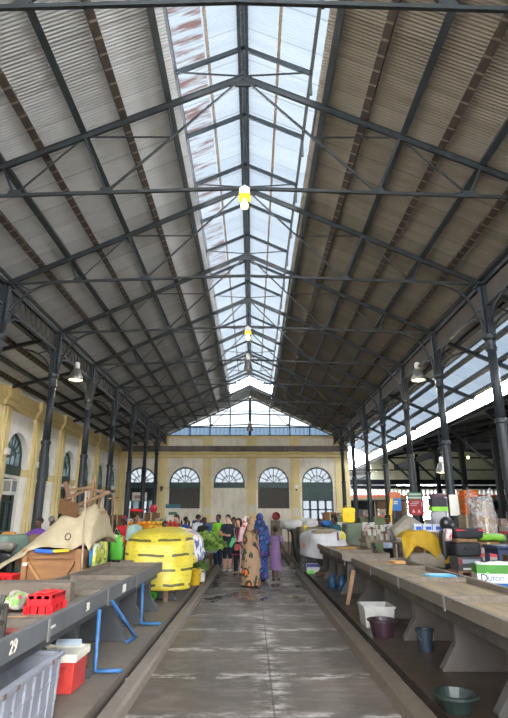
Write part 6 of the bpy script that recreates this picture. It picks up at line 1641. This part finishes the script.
def headwrap(c, m, veil=0., name='headscarf'):
    h, hp, HR = c['h'], c['hp'], c['HR']; mb = MB(); b2 = MB(); b2.ball((0, 0, 0), .063*h, 20, 16, (.88, 1.06, 1.08))
    for f in b2.bm.faces:
        cc = f.calc_center_median()
        if not (cc.y < -.034*h and cc.z < .032*h and abs(cc.x) < .040*h): mb.bm.faces.new([mb.bm.verts.new(hp(0, .004, .008) + HR @ v.co) for v in f.verts])
    b2.bm.free(); bmesh.ops.remove_doubles(mb.bm, verts=mb.bm.verts, dist=.0008)
    base = [hp(0, .012, -.03), hp(0, .02, -.075), hp(0, .03, -.13)]
    loft(mb, [(base[0], .056*h, .058*h), (base[1], .062*h, .062*h), (base[2]+V((0, .005*h, 0)), .105*h, .07*h)], 20, cap=False)
    if veil:
        rows = []
        for i in range(9):
            z = .90 - (.90-veil)*i/8; row = []
            for k in range(13):
                a = -.35 + (PI+.7)*k/12
                r = (.075 + .06*min(1, i/3))*h
                row.append(mb.v(V((r*math.cos(a), r*.82*math.sin(a), z*h)) + c['sp'](z)*h + V((0, .012*h*math.sin(k*2.1), 0))))
            rows.append(row)
        for a, b in zip(rows, rows[1:]):
            for k in range(12): mb.bm.faces.new([a[k], a[k+1], b[k+1], b[k]])
    o = cloth(c, name, mb, m)
    k = o.modifiers.new('solid', 'SOLIDIFY'); k.thickness = .006; k.offset = 0
    return o
def cap(c, m, m2=None):
    h, hp, HR = c['h'], c['hp'], c['HR']; mb = MB(); b2 = MB(); b2.ball((0, 0, 0), .060*h, 18, 14, (.88, 1.04, 1.05))
    for f in b2.bm.faces:
        if f.calc_center_median().z > .016*h: mb.bm.faces.new([mb.bm.verts.new(hp(0, .004, .012) + HR @ v.co) for v in f.verts])
    b2.bm.free(); bmesh.ops.remove_doubles(mb.bm, verts=mb.bm.verts, dist=.0008); o = cloth(c, 'cap', mb, m); k = o.modifiers.new('solid', 'SOLIDIFY'); k.thickness = .006
    mb = MB(); mb.face([hp(-.04, -.04, .03), hp(-.032, -.085, .026), hp(0, -.098, .025), hp(.032, -.085, .026), hp(.04, -.04, .03), hp(0, -.05, .034)]); p = cloth(c, 'cap_peak', mb, m2 or m); k = p.modifiers.new('solid', 'SOLIDIFY'); k.thickness = .006
DOWN = [((-.125, .02, .62), (-.13, -.02, .475), (0, -.05, -1)), ((.125, .02, .62), (.13, -.02, .475), (0, -.05, -1))]
FWD = [((-.12, .01, .62), (-.07, -.13, .60), (.3, -1, 0)), ((.12, .01, .62), (.07, -.13, .60), (-.3, -1, 0))]
def pattern(name, base, spots, scale, size=.33, accents=(), rough=.8):
    n = NT(name); v = n.mapping((1, 1, .8))
    vo = n.node('ShaderNodeTexVoronoi'); vo.inputs['Scale'].default_value = scale; n.link(v, vo.inputs['Vector'])
    dist = n.math('ADD', vo.outputs['Distance'], n.math('MULTIPLY', n.math('SUBTRACT', n.noise(v, scale*3, 2), .5), .25))
    out = n.ramp(n.noise(v, 6, 3), [(.3, shade(hexc(base), .85)), (.7, shade(hexc(base), 1.1))])
    step = size
    for col, r in spots:
        out = n.mix(n.math('LESS_THAN', dist, r), out, hexc(col))
    v2 = n.node('ShaderNodeTexVoronoi'); v2.inputs['Scale'].default_value = scale*2.3; n.link(v, v2.inputs['Vector'])
    hh = n.sep(v2.outputs['Color'])[0]
    for i, (col, lo, hi, r) in enumerate(accents):
        m = n.math('MULTIPLY', n.math('LESS_THAN', v2.outputs['Distance'], r), n.math('MULTIPLY', n.math('GREATER_THAN', hh, lo), n.math('LESS_THAN', hh, hi)))
        out = n.mix(m, out, hexc(col))
    n.base(out); n.rough(rough); M[name] = n.m; return name
pattern('tan_orange_print', '#8C7056', [('#2B3A2A', .46), ('#1E2420', .36), ('#C8641E', .25)], 4.6, accents=[('#C8641E', 0, .25, .22), ('#3B5138', .5, .75, .3)])
pattern('blue_purple_print', '#163C6C', [('#0E2040', .5), ('#1F5F98', .26)], 6, accents=[('#5A348A', 0, .35, .4), ('#6A347C', .7, .85, .36), ('#122846', .45, .65, .4)])
pattern('lilac_print', '#63496F', [('#73577F', .3)], 16, accents=[('#523A60', 0, .5, .25)])
pattern('grey_scatter_print', '#8E8C8E', [('#5E5E66', .3)], 18)
BLK, NAVY, LIME, WHT, TEAL, RED_, PINK = C('black_cloth', '#1A1A1C', .9), C('navy_cloth', '#1E2430', .9), C('lime_cloth', '#7CC72E', .8), C('white_shirt', '#CFD2D8', .8), C('sage_shirt', '#8FA79E', .8), C('red_cloth', '#B8242A', .8), C('magenta_trim', '#A82458', .7)
SHOE = C('dark_shoes', '#1C1816', .5)
# woman in the tan print, from behind three-quarter
c = person('person in tan robe printed with orange and dark flowers, standing in the aisle', (-.05, 14.2, 0), 1.0+PI*.35, 1.66, SK_D, [((-.14, .02, .63), (-.13, -.06, .5), (0, -.3, -1)), ((.14, .02, .63), (.12, -.10, .52), (0, -.4, -1))], hair=None, head_turn=.2)
robe(c, 'tan_orange_print', .03, .84, .150, 'skirt_wrap', .3, .12, .82); robe(c, 'tan_orange_print', .27, .845, .158, 'tunic', .62, .135, .85, .04); headwrap(c, 'tan_orange_print'); shoes(c, SHOE)
# woman in blue and purple veil
c = person('person in long blue and purple printed veil, standing beside the tan robe', (.19, 15.35, 0), PI*.92, 1.76, SK_D, [((-.12, -.02, .63), (-.06, -.1, .58), (.3, -1, 0)), ((.12, -.02, .63), (.06, -.1, .58), (-.3, -1, 0))], hair=None)
robe(c, 'blue_purple_print', .04, .845, .125, 'dress', .7, .12, .85); headwrap(c, 'blue_purple_print', .35); shoes(c, SHOE)
# girl in lilac
WALK = [((-.05, -.03, .27), (-.052, .03, .06), (-.058, -.07)), ((.05, -.04, .27), (.052, -.05, .045), (.058, -.075))]
c = person('girl with short dark hair walking away in a lilac dress', (.63, 15.45, 0), PI-.12, 1.42, SK_D, [((-.15, .03, .64), (-.155, -.06, .53), (.1, -.5, -.8)), ((.15, .03, .64), (.155, -.06, .53), (-.1, -.5, -.8))], WALK, hair='cropped')
robe(c, 'lilac_print', .20, .83, .112, 'dress', .33, .088, .8, .05, .03); shoes(c, C('dark_sandals', '#2A1F1A', .6))
# woman in black with bags
c = person('person in black tunic with pink trim holding a green and a red bag', (-.43, 17.0, 0), -.25, 1.63, SK_L, [((-.13, .0, .63), (-.07, -.11, .585), (.6, -.8, -.1)), ((.13, .0, .63), (.02, -.12, .60), (-.9, -.4, 0))], hair='long', head_turn=-.35)
shirt(c, BLK, .62, .36, 'tunic', 1.2, 1.15); trousers(c, BLK); shoes(c, SHOE)
h = c['h']
mb = MB().bar((-.03*h, -.075*h, .82*h), (-.005*h, -.098*h, .64*h), .012, .02).bar((.03*h, -.075*h, .82*h), (.005*h, -.098*h, .64*h), .012, .02); mb.build('neck_trim', PINK, c['t'])
loft(MB(), [((0, 0, .355*h), .136*h, .104*h), ((0, 0, .372*h), .137*h, .105*h)], 24).build('hem_trim', PINK, c['t'], smooth=True)
mb = MB().bar((-.075*h, -.045*h, .82*h), (-.03*h, -.10*h, .60*h), .04, .03); mb.build('grey_scarf', 'grey_scatter_print', c['t'])
def hbag(label, x, y, z, sx, sz, m, rz=0, roll=0):
    t = thing('handbag', label, 'bag', (0, 0, 0)); 
    heap(MB(), (0, 0, 0), (sx, .08, sz), .35, .4, .008, 8).build('bag_body', m, t, smooth=True)
    MB().tube([(-sx*.3, 0, sz*.45), (-sx*.15, 0, sz*.45+.1), (sx*.15, 0, sz*.45+.1), (sx*.3, 0, sz*.45)], .008, 6).build('strap', m, t)
    t.location = (x, y, z); t.rotation_euler = (0, roll, rz); return t
hbag('bright green folded bag held by the person in black', -.62, 16.76, .93, .12, .28, C('green_bag', '#2F9A5E', .5), 0, .35)
hbag('terracotta red handbag carried by the person in black', -.42, 16.74, .80, .26, .17, C('terracotta_bag', '#9A4238', .5))
# man in navy tee gesturing
c = person('man with short dark hair in navy t-shirt gesturing with raised hand', (-.82, 18.3, 0), -.15, 1.74, SK_L, [((-.13, -.03, .63), (-.155, -.15, .72), (-.2, -.3, .9)), ((.13, .0, .63), (.0, -.15, .63), (-.9, -.4, .2))], hair='short', head_turn=-.4)
shirt(c, NAVY, .28, .46); trousers(c, NAVY, .62, 'shorts'); shoes(c, C('white_trainers', '#C9C9C6', .5))
# man in lime tee
c = person('man in bright lime t-shirt behind the greens, looking down', (-1.2, 19.3, 0), -.6, 1.76, SK_D, [((-.13, 0, .63), (-.09, -.14, .57), (.2, -1, -.2)), ((.13, 0, .63), (.09, -.14, .57), (-.2, -1, -.2))], hair='cropped', head_tilt=-.25)
shirt(c, LIME, .3, .46); trousers(c, C('denim', '#2B3A55', .9)); shoes(c, SHOE)
c = person('person in black t-shirt bending to the greens left of the lime t-shirt', (-1.80, 19.6, 0), .7, 1.66, SK_D, FWD, hair='cropped', lean=.12, head_tilt=-.2)
shirt(c, BLK, .3, .46); MB().bb(-.06*1.66, .06*1.66, -.135*1.66, -.13*1.66, .66*1.66, .69*1.66).build('shirt_print', WHT, c['t']); trousers(c, NAVY); shoes(c, SHOE)
c = person('person in white shirt and dark cap facing away by the far counter', (-2.05, 20.6, 0), PI*.8, 1.76, SK_B, FWD, hair='cropped'); shirt(c, WHT, .3, .46); cap(c, NAVY); trousers(c, NAVY); shoes(c, SHOE)
c = person('person in grey and dark top with black cap beside the far bottles', (-2.85, 20.6, 0), -.7, 1.76, SK_L, FWD, hair='short'); shirt(c, 'grey_scatter_print', .6, .46); cap(c, BLK); trousers(c, BLK); shoes(c, SHOE)
c = person('person in blue shirt half hidden behind the grey top and black cap', (-2.60, 21.3, 0), 2.2, 1.68, SK_D, DOWN, hair='cropped'); shirt(c, C('blue_shirt', '#2F4FA0', .8), .5, .46); trousers(c, BLK); shoes(c, SHOE)
c = person('person with brown curly hair behind the person in black', (-.66, 18.9+.3, 0), -.2, 1.64, SK_M, DOWN, hair='curly'); shirt(c, C('dusky_pink', '#9E7E80', .8), .5, .46); trousers(c, C('dull_pink_trousers', '#8E3A52', .9)); shoes(c, SHOE)
c = person('person in pale pink top and red and white headscarf behind the tan robe', (-.20, 16.2, 0), .9, 1.68, SK_M, DOWN, hair=None); robe(c, C('pale_pink_cloth', '#C9A9AE', .9), .10, .845, .12, 'dress', .6); headwrap(c, printed('red_white_scarf', '#D8CFCB', ['#C22A34'], 14, .5)); shoes(c, SHOE)
# left side
c = person('man in pale green shirt seen from the side behind the yellow tarpaulin', (-3.20, 15.0, 0), .9, 1.76, SK_M, FWD, hair='cropped', head_turn=.35); shirt(c, TEAL, .75, .46); trousers(c, NAVY); shoes(c, SHOE)
c = person('person in red shirt and red and blue cap left of the pale green shirt', (-4.0, 17.1, 0), .5, 1.70, SK_D, FWD, hair='cropped'); shirt(c, RED_, .4, .46); cap(c, C('cap_red', '#B82838', .7), C('cap_blue', '#2F58A8', .7)); trousers(c, NAVY); shoes(c, SHOE)
c = person('person with long dark hair in dark top left of the red shirt', (-4.05, 16.0, 0), PI, 1.60, SK_M, DOWN, hair='long'); shirt(c, C('charcoal_cloth', '#33302E', .9), .6, .46); trousers(c, BLK); shoes(c, SHOE)
c = person('person with shaved head stooping low behind the yellow tarpaulin', (-2.5, 15.5, 0), .4, 1.56, SK_D, FWD, hair='cropped', lean=.1); shirt(c, C('dark_green_cloth', '#3E4A3A', .9), .5, .46); trousers(c, BLK); shoes(c, SHOE)
c = person('person in dark brown hat reaching out with orange item, in purple and blue', (-5.25, 13.6, 0), -.55, 1.66, SK_D, [((-.2, -.06, .74), (-.36, -.12, .745), (-1, -.3, 0)), ((.13, 0, .62), (.10, -.1, .5), (0, -.3, -1))], hair='cropped'); shirt(c, C('purple_cloth', '#6A3E9A', .8), .45, .46); trousers(c, C('blue_wrap', '#2A4A8E', .9)); shoes(c, SHOE)
h = c['h']; hp = c['hp']; MB().lathe([(.115, 0), (.118, .008), (.06, .02), (.055, .075), (0, .085)], hp(0, .0, .028), 20).build('hat', C('brown_hat', '#3A2A20', .8), c['t'], smooth=True)
tag(heap(MB(), (-5.95, 13.55, 1.26), (.34, .2, .12), .6, .6, .02, 8).build('food_packet', C('orange_packet', '#C98A4A', .6), smooth=True), 'orange and white packet in the outstretched hand of the hatted person', 'packet')
c = person('person with grey hair in white shirt behind the hatted person', (-5.55, 15.2, 0), 2.6, 1.70, SK_D, DOWN, hair=None); shirt(c, WHT, .4, .46); trousers(c, NAVY); shoes(c, SHOE)
hb = MB().ball(c['hp'](0, .01, .02), .055*1.7, 14, 10, (.86, 1, .95)); hb.build('hair', C('grey_hair', '#8C8782', .9, .3, 30), c['t'], smooth=True)
c = person('person with pink cap in pale top behind the wooden pole', (-4.35, 14.6, 0), .2, 1.66, SK_D, FWD, hair='cropped'); shirt(c, C('pale_print_top', '#A8B0BC', .8), .4, .46); cap(c, C('pink_cap', '#C25A7C', .7)); trousers(c, NAVY); shoes(c, SHOE)
# right side
c = person('woman in teal top with dark hair behind the white printed sheet', (2.72, 18.45, 0), -.6, 1.72, SK_D, FWD, hair='curly', head_turn=-.5); shirt(c, C('teal_top', '#1E4A52', .8), .3, .46); trousers(c, BLK); shoes(c, SHOE)
c = person('person in white top and black cap behind the jar counter', (4.0, 16.3, 0), -.5, 1.74, SK_D, FWD, hair='cropped'); shirt(c, C('pale_blue_top', '#A9B6C8', .8), .4, .46); cap(c, BLK); trousers(c, NAVY); shoes(c, SHOE)
c = person('person in white seen in profile at the right end of the jar counter', (4.42, 15.6, 0), -1.4, 1.68, SK_M, FWD, hair='cropped'); shirt(c, WHT, .5, .46); trousers(c, NAVY); shoes(c, SHOE)
c = person('person in dark green top before the green doors, half hidden by cartons', (2.75, 22.6, 0), -.4, 1.60, SK_D, DOWN, hair='cropped'); shirt(c, C('dark_green_top', '#23352E', .9), .4, .46); trousers(c, BLK); shoes(c, SHOE)
